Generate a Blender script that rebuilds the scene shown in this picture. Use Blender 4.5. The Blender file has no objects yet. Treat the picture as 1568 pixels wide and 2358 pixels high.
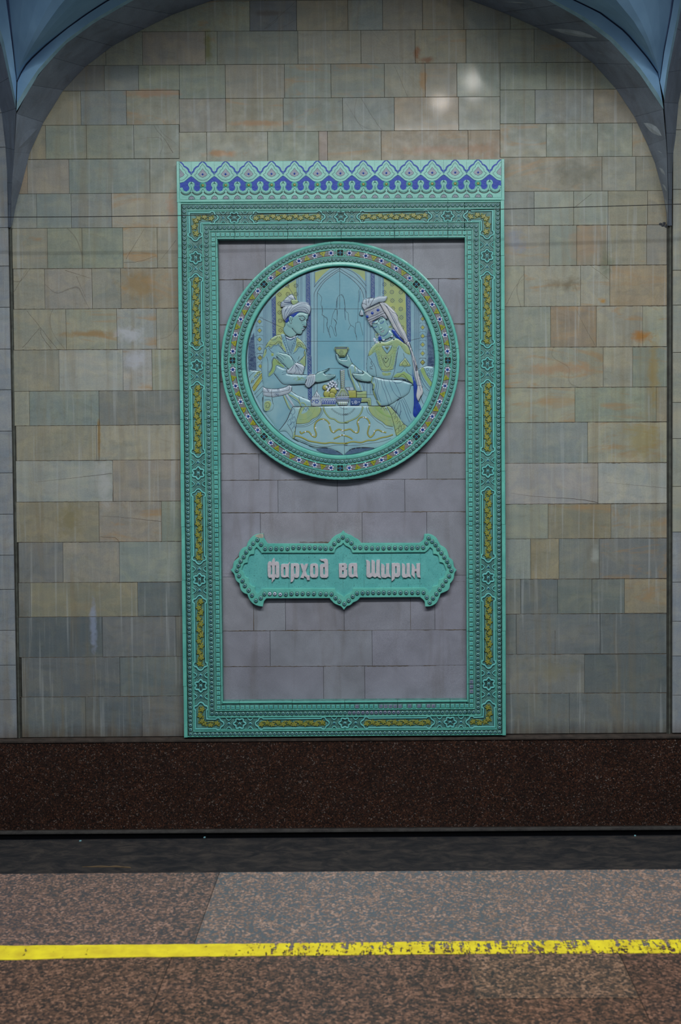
import bpy, math, random
import numpy as np
from mathutils import Vector, Matrix, geometry
random.seed(7)
SC = bpy.context.scene
COL = SC.collection
# ------------------------------------------------------------------ camera
F = 2460.0; CX = 871.0; CY = 1057.0; EYE = 1.5; DW = 6.9
PITCH = math.radians(1.72); ROLL = math.radians(0.4)
fw = Vector((0, math.cos(PITCH), -math.sin(PITCH))); up0 = Vector((0, math.sin(PITCH), math.cos(PITCH))); rt0 = Vector((1, 0, 0))
rt = rt0*math.cos(ROLL) - up0*math.sin(ROLL); up = rt0*math.sin(ROLL) + up0*math.cos(ROLL)
cam = bpy.data.cameras.new('camera'); co = bpy.data.objects.new('camera', cam); COL.objects.link(co)
co.matrix_world = Matrix(((rt.x, up.x, -fw.x, 0), (rt.y, up.y, -fw.y, 0), (rt.z, up.z, -fw.z, EYE), (0, 0, 0, 1)))
cam.sensor_fit = 'VERTICAL'; cam.sensor_height = 36.0; cam.lens = 36.0*F/2358
cam.shift_x = (784-CX)/2358; cam.shift_y = (CY-1179)/2358
cam.dof.use_dof = True; cam.dof.focus_distance = 6.85; cam.dof.aperture_fstop = 5.6
SC.camera = co
def P(px, py, y=DW):                       # point of the vertical plane Y=y seen at that place of the photograph
    d = fw + rt*((px-CX)/F) + up*((CY-py)/F); t = y/d.y
    return (d.x*t, y, EYE+d.z*t)
def G(px, py, z=0.0):                      # point of the horizontal plane Z=z
    d = fw + rt*((px-CX)/F) + up*((CY-py)/F); t = (z-EYE)/d.z
    return (d.x*t, d.y*t, z)
# ------------------------------------------------------------------ light and exposure
SC.view_settings.view_transform = 'Standard'; SC.view_settings.look = 'None'
SC.view_settings.gamma = 1; SC.view_settings.use_curve_mapping = False; SC.view_settings.exposure = 0.0
W = bpy.data.worlds.new('world'); SC.world = W; W.use_nodes = True
W.node_tree.nodes['Background'].inputs[0].default_value = (0.62, 0.80, 1.0, 1); W.node_tree.nodes['Background'].inputs[1].default_value = 0.095
def area(name, loc, sx, sy, power, col, rot=(0, 0, 0)):
    l = bpy.data.lights.new(name, 'AREA'); l.shape = 'RECTANGLE'; l.size = sx; l.size_y = sy; l.energy = power; l.color = col
    o = bpy.data.objects.new(name, l); o.location = loc; o.rotation_euler = rot; COL.objects.link(o); return o
area('track_lamps', (0.1, 3.15, 4.30), 5.0, 0.5, 302, (0.93, 1.0, 1.0))
area('hall_lamps', (0.0, -0.6, 4.9), 6.0, 2.0, 105, (0.90, 0.97, 1.0))
def ball(name, loc, r, power, col):
    l = bpy.data.lights.new(name, 'POINT'); l.shadow_soft_size = r; l.energy = power; l.color = col
    o = bpy.data.objects.new(name, l); o.location = loc; COL.objects.link(o); return o
ball('globe_lamp', (0.64, 3.4, 4.61), 0.07, 9, (1.0, 0.92, 0.86))
ball('globe_lamp', (0.97, 3.4, 4.78), 0.07, 9, (1.0, 0.97, 0.92))
# ------------------------------------------------------------------ helpers
def lin(c):
    return tuple(((v/255)/12.92 if v/255 <= .04045 else ((v/255+.055)/1.055)**2.4) for v in c[:3])
class NT:
    def __init__(s, name):
        s.m = bpy.data.materials.new(name); s.m.use_nodes = True; s.t = s.m.node_tree; s.b = s.t.nodes['Principled BSDF']
    def n(s, kind, **kw):
        o = s.t.nodes.new(kind)
        for k, v in kw.items():
            if k.startswith('_'): setattr(o, k[1:], v)
            else: o.inputs[k.replace('__', ' ')].default_value = v
        return o
    def l(s, a, b): s.t.links.new(a, b)
    def coords(s, scale=(1, 1, 1), add=None):
        tc = s.n('ShaderNodeTexCoord'); mp = s.n('ShaderNodeMapping'); mp.inputs['Scale'].default_value = scale
        if add is None: s.l(tc.outputs['Object'], mp.inputs[0])
        else:
            v = s.n('ShaderNodeVectorMath', _operation='ADD'); s.l(tc.outputs['Object'], v.inputs[0]); s.l(add, v.inputs[1]); s.l(v.outputs[0], mp.inputs[0])
        return mp.outputs[0]
    def noise(s, vec, scale, detail=3, dist=0, rough=.55):
        o = s.n('ShaderNodeTexNoise', Scale=scale, Detail=detail, Distortion=dist, Roughness=rough); s.l(vec, o.inputs['Vector']); return o.outputs['Fac']
    def ramp(s, fac, stops):
        o = s.n('ShaderNodeValToRGB'); r = o.color_ramp
        while len(r.elements) < len(stops): r.elements.new(.5)
        for e, (p, c) in zip(r.elements, stops): e.position = p; e.color = (*c, 1) if len(c) == 3 else c
        s.l(fac, o.inputs[0]); return o.outputs[0]
    def rmap(s, fac, a, b, c=0., d=1.):
        o = s.n('ShaderNodeMapRange'); o.inputs[1].default_value = a; o.inputs[2].default_value = b; o.inputs[3].default_value = c; o.inputs[4].default_value = d
        s.l(fac, o.inputs[0]); return o.outputs[0]
    def mix(s, fac, a, b, mode='MIX'):
        o = s.n('ShaderNodeMix', _data_type='RGBA', _blend_type=mode)
        for sock, v in ((o.inputs[0], fac), (o.inputs[6], a), (o.inputs[7], b)):
            if hasattr(v, 'links'): s.l(v, sock)
            elif isinstance(v, (int, float)): sock.default_value = v
            else: sock.default_value = (*v, 1)
        return o.outputs[2]
    def math(s, op, a, b=0.):
        o = s.n('ShaderNodeMath', _operation=op)
        for i, v in enumerate((a, b)):
            if hasattr(v, 'links'): s.l(v, o.inputs[i])
            else: o.inputs[i].default_value = v
        return o.outputs[0]
    def bump(s, h, strength=.3, dist=.002):
        o = s.n('ShaderNodeBump', Strength=strength, Distance=dist); s.l(h, o.inputs['Height']); s.l(o.outputs[0], s.b.inputs['Normal'])
_M = {}
def glaze(name, c1, c2=None, rough=.35, scale=18, spec=.5, speck=0.0, bump=.15, fine=0):
    """fired glaze or stone in two tones of sRGB colour; speck adds small dark pits"""
    if name in _M: return _M[name]
    t = NT(name); c2 = c2 or tuple(int(v*.8) for v in c1)
    v = t.coords(); n = t.noise(v, scale, 4, .3)
    c = t.mix(t.rmap(n, .35, .68), lin(c1), lin(c2))
    if fine:
        c = t.mix(t.rmap(t.noise(v, 260, 2), .35, .7, 0, fine), c, lin(tuple(int(q*.45) for q in c2)))
    if speck:
        c = t.mix(t.rmap(t.noise(v, 120, 2), .62, .70, 0, speck), c, lin(tuple(int(q*.4) for q in c2)))
    t.l(c, t.b.inputs['Base Color']); t.b.inputs['Roughness'].default_value = rough; t.b.inputs['Specular IOR Level'].default_value = spec
    if bump: t.bump(t.noise(v, 70, 3), bump, .002)
    _M[name] = t.m; return t.m
class MB:
    """collects faces; build() links them as one mesh object"""
    def __init__(s): s.v = []; s.f = []; s.mi = []; s.sm = []; s.col = []; s.seed = []; s.cur = ((1, 1, 1, 0), (0, 0, 0, 0))
    def add(s, vs, fs, mi=0, smooth=False):
        b = len(s.v); s.v += [tuple(p) for p in vs]; s.col += [s.cur[0]]*len(vs); s.seed += [s.cur[1]]*len(vs)
        for f in fs: s.f.append(tuple(b+i for i in f)); s.mi.append(mi); s.sm.append(smooth)
    def box(s, a, b, mi=0):
        (x0, y0, z0), (x1, y1, z1) = a, b
        s.add([(x0, y0, z0), (x1, y0, z0), (x1, y1, z0), (x0, y1, z0), (x0, y0, z1), (x1, y0, z1), (x1, y1, z1), (x0, y1, z1)],
              [(0, 3, 2, 1), (4, 5, 6, 7), (0, 1, 5, 4), (1, 2, 6, 5), (2, 3, 7, 6), (3, 0, 4, 7)], mi)
    def slab(s, K, u0, u1, v0, v1, h0, h1, ch=.6, dh=None, mi=0, tilt=(0, 0)):
        """plate in a wall map K(u,v,h) with chamfered front"""
        dh = ch*.0028 if dh is None else dh; um = (u0+u1)/2; vm = (v0+v1)/2
        def q(u, v, h): return K(u, v, h+tilt[0]*(u-um)+tilt[1]*(v-vm))
        vs = [K(u0, v0, h0), K(u1, v0, h0), K(u1, v1, h0), K(u0, v1, h0),
              q(u0, v0, h1-dh), q(u1, v0, h1-dh), q(u1, v1, h1-dh), q(u0, v1, h1-dh),
              q(u0+ch, v0+ch, h1), q(u1-ch, v0+ch, h1), q(u1-ch, v1-ch, h1), q(u0+ch, v1-ch, h1)]
        fs = [(8, 9, 10, 11)] + [(i, (i+1) % 4, 4+(i+1) % 4, 4+i) for i in range(4)] + [(4+i, 4+(i+1) % 4, 8+(i+1) % 4, 8+i) for i in range(4)]
        s.add(vs, fs, mi)
    def ribbon(s, K, path, w, h0, h1, closed=False, bev=.35, mi=0, smooth=False, hs=None):
        """strip along path; section (-w/2,h0) (-w/2+b,h1) (w/2-b,h1) (w/2,h0); hs = ground height per point"""
        p = np.array(path, float); n = len(p)
        if n < 2: return
        if closed: d = np.roll(p, -1, 0)-p; dp = p-np.roll(p, 1, 0)
        else:
            d = np.vstack([p[1:]-p[:-1], p[-1:]-p[-2:-1]]); dp = np.vstack([d[:1], d[:-1]])
        d = d/np.maximum(np.linalg.norm(d, axis=1, keepdims=True), 1e-9); dp = dp/np.maximum(np.linalg.norm(dp, axis=1, keepdims=True), 1e-9)
        t = d+dp; t /= np.maximum(np.linalg.norm(t, axis=1, keepdims=True), 1e-6); nr = np.stack([-t[:, 1], t[:, 0]], 1)
        c = np.clip((t*d).sum(1), .45, 1); W2 = (w/2)/c if np.isscalar(w) else (np.array(w)/2)/c
        vs = []; g = np.zeros(n) if hs is None else np.array(hs)
        for i in range(n):
            for a, h in ((-1, h0), (-(1-2*bev), h1), ((1-2*bev), h1), (1, h0)):
                q = p[i]+nr[i]*W2[i]*a; vs.append(K(q[0], q[1], g[i]+h))
        fs = []; m = n if closed else n-1
        for i in range(m):
            j = (i+1) % n
            for k in range(3): fs.append((4*i+k, 4*i+k+1, 4*j+k+1, 4*j+k))
        if not closed: fs += [(0, 1, 2, 3), (4*n-4, 4*n-3, 4*n-2, 4*n-1)]
        s.add(vs, fs, mi, smooth)
    def dome(s, K, u, v, rings, seg=10, mis=None, sy=1.0, ph=0.0):
        """surface of revolution from rings [(r,h)...]; last ring closes to a centre point (0,h)"""
        vs = []; 
        for r, h in rings[:-1]:
            for k in range(seg):
                a = ph+2*math.pi*k/seg; vs.append(K(u+r*math.cos(a), v+sy*r*math.sin(a), h))
        vs.append(K(u, v, rings[-1][1])); m = len(rings)-1
        mis = mis or [0]*m
        for i in range(m-1):
            s.add([], []); 
        b = len(s.v); s.v += [tuple(q) for q in vs]; s.col += [s.cur[0]]*len(vs); s.seed += [s.cur[1]]*len(vs)
        for i in range(m-1):
            for k in range(seg):
                j = (k+1) % seg; s.f.append((b+i*seg+k, b+i*seg+j, b+(i+1)*seg+j, b+(i+1)*seg+k)); s.mi.append(mis[i]); s.sm.append(True)
        for k in range(seg): s.f.append((b+(m-1)*seg+k, b+(m-1)*seg+(k+1) % seg, b+m*seg)); s.mi.append(mis[m-1]); s.sm.append(True)
    def poly(s, K, pts, h0, h1, bev=.5, mi=0, holes=()):
        """flat plate with outline pts (and holes), bevelled edge, walls down to h0"""
        loops = [list(pts)]+[list(h) for h in holes]; V = []; E = []
        for lp in loops:
            b = len(V); V += [Vector((float(x), float(y))) for x, y in lp]; E += [(b+i, b+(i+1) % len(lp)) for i in range(len(lp))]
        r = geometry.delaunay_2d_cdt(V, E, [], 0 if holes else 1, 1e-5)
        tri = [tuple(f) for f in r[2]]
        if holes:
            keep = []
            for f in tri:
                c = sum((r[0][i] for i in f), Vector((0, 0)))/len(f)
                if inside(np.array([[c.x, c.y]]), np.array(loops[0]))[0] and not any(inside(np.array([[c.x, c.y]]), np.array(h))[0] for h in loops[1:]): keep.append(f)
            tri = keep
        s.add([K(q.x, q.y, h1) for q in r[0]], tri, mi)
        for li, lp in enumerate(loops):
            n = len(lp); a = np.array(lp, float)
            area2 = sum(a[i][0]*a[(i+1) % n][1]-a[(i+1) % n][0]*a[i][1] for i in range(n)); sg = (1 if area2 > 0 else -1)*(1 if li == 0 else -1)
            d = np.roll(a, -1, 0)-a; dp = a-np.roll(a, 1, 0); t = d/np.maximum(np.linalg.norm(d, axis=1, keepdims=True), 1e-9)+dp/np.maximum(np.linalg.norm(dp, axis=1, keepdims=True), 1e-9)
            t /= np.maximum(np.linalg.norm(t, axis=1, keepdims=True), 1e-6); nr = np.stack([t[:, 1], -t[:, 0]], 1)*sg*bev
            vs = [K(q[0], q[1], h1) for q in a]+[K(q[0]+e[0], q[1]+e[1], h1-bev*.0028) for q, e in zip(a, nr)]+[K(q[0]+e[0], q[1]+e[1], h0) for q, e in zip(a, nr)]
            s.add(vs, [(i, (i+1) % n, n+(i+1) % n, n+i) for i in range(n)]+[(n+i, n+(i+1) % n, 2*n+(i+1) % n, 2*n+i) for i in range(n)], mi)
    def build(s, name, mats, parent=None, attrs=False, origin=None, **tags):
        me = bpy.data.meshes.new(name)
        o0 = Vector(origin) if origin else Vector((0, 0, 0))
        me.from_pydata([tuple(Vector(q)-o0) for q in s.v], [], s.f)
        for m in (mats if isinstance(mats, (list, tuple)) else [mats]): me.materials.append(m)
        me.polygons.foreach_set('material_index', s.mi); me.polygons.foreach_set('use_smooth', s.sm)
        if attrs:
            for nm, data in (('tint', s.col), ('seed', s.seed)):
                a = me.color_attributes.new(nm, 'FLOAT_COLOR', 'POINT'); a.data.foreach_set('color', np.array(data, dtype=np.float32).ravel())
        me.update(); o = bpy.data.objects.new(name, me); COL.objects.link(o); o.location = o0
        if parent is not None: o.parent = parent; o.location = o0-Vector(parent.get('_o', (0, 0, 0)))
        for k, v in tags.items(): o[k] = v
        return o
def inside(q, poly):
    x, y = q[:, 0], q[:, 1]; r = np.zeros(len(q), bool); n = len(poly)
    for i in range(n):
        x1, y1 = poly[i]; x2, y2 = poly[(i+1) % n]
        if y1 == y2: continue
        c = ((y1 > y) != (y2 > y)) & (x < (x2-x1)*(y-y1)/(y2-y1)+x1); r ^= c
    return r
def dist(q, poly):
    r = np.full(len(q), 1e9); n = len(poly)
    for i in range(n):
        a = np.array(poly[i], float); b = np.array(poly[(i+1) % n], float); ab = b-a; L = max((ab*ab).sum(), 1e-9)
        t = np.clip(((q-a)@ab)/L, 0, 1); r = np.minimum(r, np.linalg.norm(q-(a+t[:, None]*ab), axis=1))
    return r
def smooth(pts, closed=False, step=2.0):
    """Catmull-Rom through pts"""
    p = [np.array(q, float) for q in pts]; n = len(p)
    if n < 3: return [tuple(q) for q in p]
    out = []; m = n if closed else n-1
    for i in range(m):
        p0 = p[(i-1) % n] if (closed or i > 0) else p[0]; p1 = p[i]; p2 = p[(i+1) % n]; p3 = p[(i+2) % n] if (closed or i+2 < n) else p[-1]
        k = max(1, int(np.linalg.norm(p2-p1)/step))
        for j in range(k):
            t = j/k; out.append(tuple(.5*((2*p1)+(-p0+p2)*t+(2*p0-5*p1+4*p2-p3)*t*t+(-p0+3*p1-3*p2+p3)*t**3)))
    if not closed: out.append(tuple(p[-1]))
    return out
def empty(name, loc, **tags):
    o = bpy.data.objects.new(name, None); COL.objects.link(o); o.location = loc; o.empty_display_size = .05
    o['_o'] = tuple(loc)
    for k, v in tags.items(): o[k] = v
    return o
def KP(depth):                              # wall map in the photograph's units on a plane `depth` in front of the wall
    def k(u, v, h):
        x, y, z = P(u, v, DW-depth); return (x, DW-h, z)
    return k
def chan(v): return lin(v)
# ------------------------------------------------------------------ stone of the wall
def marble():
    t = NT('wall_marble')
    ti = t.n('ShaderNodeAttribute', _attribute_name='tint'); se = t.n('ShaderNodeAttribute', _attribute_name='seed')
    off = t.n('ShaderNodeVectorMath', _operation='SCALE'); off.inputs[3].default_value = 31.0; t.l(se.outputs['Color'], off.inputs[0])
    v = t.coords(add=off.outputs[0]); vs = t.coords((38, 38, 3.2), off.outputs[0]); vh = t.coords((.8, .8, 3.0), off.outputs[0]); w = t.coords(); wd = t.coords((9, 9, .55)); wf = t.coords((42, 42, 1.3))
    c = t.mix(t.rmap(t.noise(vh, 2.6, 5, .9), .38, .62, 0, .9), ti.outputs['Color'], t.mix(1.0, ti.outputs['Color'], (.80, .87, .93), 'MULTIPLY'))
    c = t.mix(t.rmap(t.noise(v, 7, 5, 1.5), .46, .60, 0, .75), c, t.mix(1.0, c, (1.16, 1.12, 1.02), 'MULTIPLY'))
    vd = t.coords((1.1, 1.1, 2.6), off.outputs[0]); c = t.mix(t.rmap(t.noise(vd, 3.4, 6, 2.6, .6), .56, .64, 0, .35), c, t.mix(1.0, c, (.78, .76, .70), 'MULTIPLY'))
    c = t.mix(t.rmap(t.noise(vs, 1.0, 3), .35, .7, 0, .32), c, t.mix(1.0, c, (.72, .72, .74), 'MULTIPLY'))
    c = t.mix(t.rmap(t.noise(v, 160, 2), .35, .7, 0, .16), c, (.05, .05, .05))
    ra = t.math('MULTIPLY', t.rmap(t.noise(vh, 2.1, 6, 1.8, .62), .54, .70), ti.outputs['Alpha'])
    c = t.mix(ra, c, t.mix(t.noise(v, 9, 3), lin((158, 124, 76)), lin((180, 146, 112))))
    ck = t.math('ABSOLUTE', t.math('SUBTRACT', t.noise(v, .85, 2, .5, .4), .5))
    ck = t.math('MULTIPLY', t.rmap(ck, .0002, .0012, 1, 0), t.math('MODULO', se.outputs['Alpha'], 2.0))
    c = t.mix(t.math('MULTIPLY', ck, .42), c, lin((84, 70, 60)))
    c = t.mix(t.rmap(t.noise(wd, 1.4, 4, .6), .52, .68, 0, .34), c, lin((134, 116, 86)))             # rusty seep stains
    c = t.mix(t.rmap(t.noise(wf, 1.0, 3), .58, .70, 0, .34), c, lin((184, 186, 186)))               # chalky runs
    # mineral stains with a place of their own: pixel centre, half width, half height (in wall units), colour, strength
    nz = t.math('MULTIPLY', t.math('SUBTRACT', t.noise(t.coords((14, 14, 14)), 1.0, 5, .6, .65), .5), 2.6)
    for px, py, rx, ry, colr, st in ((508, 353, 44, 9, (178, 122, 66), .8), (590, 283, 72, 7, (176, 128, 80), .7), (960, 122, 9, 22, (140, 86, 34), .9), (982, 138, 18, 9, (130, 78, 32), .8), (974, 190, 8, 36, (166, 118, 52), .7),
            (1330, 398, 60, 26, (104, 104, 88), .6), (1478, 776, 24, 14, (170, 112, 36), .8), (1300, 655, 46, 16, (112, 98, 74), .7), (1395, 603, 16, 42, (100, 108, 84), .6), (1388, 693, 10, 8, (180, 130, 40), .8), (1110, 345, 48, 20, (164, 118, 80), .6),
            (205, 769, 62, 8, (158, 124, 78), .75), (318, 658, 44, 34, (150, 118, 68), .6), (1505, 870, 14, 90, (160, 132, 70), .55), (1480, 1010, 40, 50, (158, 138, 74), .5), (1290, 850, 80, 14, (172, 132, 98), .55), (478, 112, 9, 36, (116, 112, 52), .7),
            (395, 478, 14, 42, (172, 126, 96), .6), (1000, 345, 90, 10, (176, 130, 104), .5), (300, 770, 34, 20, (192, 192, 200), .7), (310, 828, 26, 22, (190, 190, 200), .6), (240, 1110, 20, 60, (192, 190, 190), .5), (228, 1010, 4, 60, (150, 112, 44), .7),
            (215, 1440, 8, 60, (158, 168, 196), .6), (1190, 560, 22, 30, (128, 136, 158), .5), (1345, 560, 40, 44, (166, 132, 100), .4), (160, 1195, 30, 40, (130, 118, 74), .5), (1370, 1275, 10, 22, (176, 178, 172), .6), (1280, 1545, 60, 22, (142, 134, 110), .5), (350, 214, 60, 10, (176, 130, 96), .6), (620, 30, 40, 6, (96, 88, 80), .6)):
        c0 = P(px, py); s1 = t.n('ShaderNodeVectorMath', _operation='SUBTRACT'); s1.inputs[1].default_value = (c0[0], 0, c0[2]); t.l(w, s1.inputs[0])
        s2 = t.n('ShaderNodeVectorMath', _operation='MULTIPLY'); s2.inputs[1].default_value = (1/(rx*.0028), 0, 1/(ry*.0028)); t.l(s1.outputs[0], s2.inputs[0])
        s3 = t.n('ShaderNodeVectorMath', _operation='LENGTH'); t.l(s2.outputs[0], s3.inputs[0])
        c = t.mix(t.rmap(t.math('ADD', s3.outputs[1], nz), .35, 1.15, st, 0), c, lin(colr))
    sx = t.n('ShaderNodeSeparateXYZ'); tc = t.n('ShaderNodeTexCoord'); t.l(tc.outputs['Object'], sx.inputs[0])
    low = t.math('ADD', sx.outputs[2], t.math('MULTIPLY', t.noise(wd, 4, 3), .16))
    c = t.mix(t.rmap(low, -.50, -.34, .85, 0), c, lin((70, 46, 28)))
    t.l(c, t.b.inputs['Base Color'])
    r = t.rmap(t.noise(v, 14, 4), .3, .7, .30, .46); t.l(r, t.b.inputs['Roughness']); t.b.inputs['Specular IOR Level'].default_value = .42
    t.l(t.math('MULTIPLY', t.math('GREATER_THAN', se.outputs['Alpha'], 1.5), .42), t.b.inputs['Coat Weight']); t.b.inputs['Coat Roughness'].default_value = .11
    t.bump(t.noise(vs, 1.2, 2), .10, .0015); return t.m
def grey_stone(name, c1, c2, grain=.30, rough=.6, seedy=True):
    t = NT(name); ti = t.n('ShaderNodeAttribute', _attribute_name='tint'); w = t.coords(); wd = t.coords((7, 7, .9))
    c = t.mix(t.rmap(t.noise(w, 5, 5, .5), .35, .7), lin(c1), lin(c2)); c = t.mix(1.0, c, ti.outputs['Color'], 'MULTIPLY')
    c = t.mix(t.rmap(t.noise(w, 330, 2), .4, .62, 0, grain), c, (.02, .02, .025))
    c = t.mix(t.rmap(t.noise(w, 210, 2), .58, .7, 0, grain*.8), c, (.5, .5, .52))
    c = t.mix(t.rmap(t.noise(wd, 1.5, 4, .5), .52, .75, 0, .35), c, lin((96, 84, 72)))
    t.l(c, t.b.inputs['Base Color']); t.b.inputs['Roughness'].default_value = rough; t.bump(t.noise(w, 240, 2), .15, .001); return t.m
MARB = marble(); SLATE = grey_stone('grey_granite', (158, 156, 168), (138, 136, 146), .24); RIBST = grey_stone('rib_stone', (152, 162, 180), (126, 136, 152), .25)
MORT = glaze('mortar', (84, 76, 66), (62, 56, 48), .9, bump=0)
CODE = dict(B=(166, 159, 140), G=(160, 162, 146), Y=(154, 158, 152), P=(166, 157, 144), W=(186, 182, 176), T=(164, 152, 130), O=(170, 148, 124),
            D=(124, 127, 129), L=(176, 169, 149), N=(138, 138, 134), K=(114, 118, 123), R=(172, 144, 130), M=(176, 163, 152))  # D, N, K: lower courses, part shade and part dirt in the tint
def addslab(m, x0, x1, y0, y1, xm, code, mi=0, g=.34, hgt=0.0, tl=.00003):
    """one stone slab between pixel columns x0,x1 and rows y0,y1 (rows read at column xm)"""
    X0 = P(x0, (y0+y1)/2)[0]; X1 = P(x1, (y0+y1)/2)[0]; Z0 = P(xm, y0)[2]; Z1 = P(xm, y1)[2]; s = .0028
    r = random.random
    k = code[0]; rust = {'': 0.0, 'r': .75, 'R': 1.0}[''.join(c for c in code[1:] if c in 'rR')[:1]]; crack = 1.0 if 'k' in code[1:] else 0
    b = CODE.get(k, (150, 150, 150)) if mi == 0 else (255, 255, 255); j = .93+.14*r()
    b = tuple(v*.78+.22*w_ for v, w_ in zip(b, (150, 150, 139))); tc = tuple(min(1, v*j*(1+.05*(r()-.5))) for v in lin(b)) if mi == 0 else (j*(.97+.06*r()), j, j*(.97+.06*r()))
    m.cur = ((*tc, rust if rust else .12*r()), (r(), r(), r(), crack+(2.0 if 'p' in code[1:] else 0)))
    def K(u, v, h): return (X0+u*s, DW-hgt-h, Z0-v*s)
    m.slab(K, g, (X1-X0)/s-g, g, (Z0-Z1)/s-g, -.012, .0005*r(), .35, .0007, mi, ((r()-.5)*tl, (r()-.5)*tl))
def rows(m, x0, x1, xm, table, mi=0):
    for y0, y1, joints, codes in table:
        xs = [x0]+list(joints)+[x1]
        for i, c in enumerate(codes.split()): addslab(m, xs[i], xs[i+1], y0, y1, xm, c, mi)
wm = MB()
rows(wm, 330, 1240, 785, [(-160, -75, (420, 560, 700, 850, 990, 1130), 'G T P G T P G'), (-75, 0, (480, 610, 760, 900, 1010, 1130), 'T G G P G T G')])
rows(wm, 200, 1380, 785, [(0, 70, (575, 683, 801, 881, 973, 1068, 1175, 1290), 'Gr Dk T Y P Tr G G T')])
rows(wm, 130, 1440, 785, [(70, 147, (243, 328, 473, 500, 686, 831, 956, 1073, 1230), 'G Gk P Gr G P Pk Tr G Gr')])
rows(wm, 60, 412.5, 220, [(150.8, 209, (240, 319), 'N Y G'), (209, 288, (186, 291), 'T Y Br'), (288, 366, (105, 199, 308), 'T G G Gk')])
rows(wm, 412.5, 1151.5, 785, [(147, 225, (519, 655, 762, 885, 979, 1052), 'Gk P Gr Gr Lk Trp Gp'), (225, 302, (520, 652, 789, 908, 1056), 'P TR Gr Yk Orkp Gp'),
     (302, 371, (476, 616, 734, 754, 878, 1078), 'Lr LR G R Tr OR Ork')])
rows(wm, 1151.5, 1500, 1330, [(143.3, 206, (1258,), 'G G'), (206, 284, (1232, 1367), 'G Y T')])
rows(wm, 1151.5, 1540, 1340, [(284, 361, (1258, 1376, 1456), 'BR G Gr Tr')])
rows(wm, 24, 424, 220, [(366.5, 445.5, (63, 159, 345), 'O P Y G'), (445.5, 524.7, (84, 164, 257), 'Y Y Y Lr')])
rows(wm, 28, 424, 220, [(524.7, 618, (109, 189, 283, 362), 'Lr Gk G LRk Tk')])
rows(wm, 31, 426, 225, [(618, 711, (103, 212, 278), 'Lk Mk P TR'), (711, 805, (152, 269, 360), 'Lk LR Wr Lk'), (805, 900, (136, 283, 350), 'L W WR L'),
     (900, 979.5, (68, 228), 'L Y N')])
rows(wm, 37, 430, 228, [(979.5, 1060, (222,), 'L L'), (1060, 1155, (260,), 'W M'), (1155, 1248, (228, 372), 'T Mr G')])
rows(wm, 43, 432, 232, [(1248, 1341, (145, 275), 'N P Y'), (1341, 1420, (70, 317), 'N T D'), (1420, 1513, (236, 405), 'K D N')])
rows(wm, 50, 436, 238, [(1513, 1604, (276,), 'D D'), (1604, 1697, (197, 327), 'D K D')])
rows(wm, 1148, 1535.5, 1345, [(361, 440, (1386, 1464), 'TRk B Tr'), (440, 518.5, (1230, 1321, 1400, 1491), 'N G Gk T Tr'), (518.5, 611, (1265, 1328, 1399, 1489), 'Br G Or TR P'),
     (611, 705, (1207, 1337, 1404), 'Lk LR LRk Or'), (705, 799, (1268, 1373, 1480), 'G Or LRk Lr')])
rows(wm, 1149, 1537, 1345, [(799, 892, (1389, 1457), 'LRk LR Gr'), (892, 972, (1324, 1511), 'Lr Gr T'), (972, 1066, (1353,), 'Y LR'), (1066, 1160, (1377,), 'W W'),
     (1160, 1240, (1262, 1407), 'G Tr Pr'), (1240, 1333, (1222, 1287, 1380), 'Y T N Nr'), (1333, 1413, (1199, 1284, 1363, 1438), 'N D N N Tr')])
rows(wm, 1152, 1535, 1345, [(1413, 1506, (1189, 1382), 'D D K'), (1506, 1596, (1346,), 'N K'), (1596, 1689, (1311,), 'D D')])
rows(wm, 488, 1090, 785, [(540, 643, (611, 724, 951), 'S S S S'), (643, 747, (560, 700, 900, 1010), 'S S S S S'), (747, 878, (620, 780, 960), 'S S S S'),
     (878, 1044, (600, 760, 900), 'S S S S'), (1044, 1105, (596, 983), 'S S S'), (1105, 1180, (640, 777, 932), 'S S S S'), (1180, 1327, (600, 834, 983), 'S S S S'),
     (1327, 1452, (584, 657, 792, 945, 1001), 'S S S S S S'), (1452, 1534, (622, 857), 'S S S'), (1534, 1625, (745, 840), 'S S S')], 1)
# mortar bed behind the slabs
a = P(-40, -200); b = P(1620, 1720); wm.cur = ((1, 1, 1, 0), (0, 0, 0, 0)); wm.box((a[0], DW+.012, b[2]), (b[0], DW+.30, a[2]), 2)
wb = wm.build('wall_back', [MARB, SLATE, MORT], attrs=True, kind='structure', label='marble slab wall behind the blue green ceramic portal')
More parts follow.
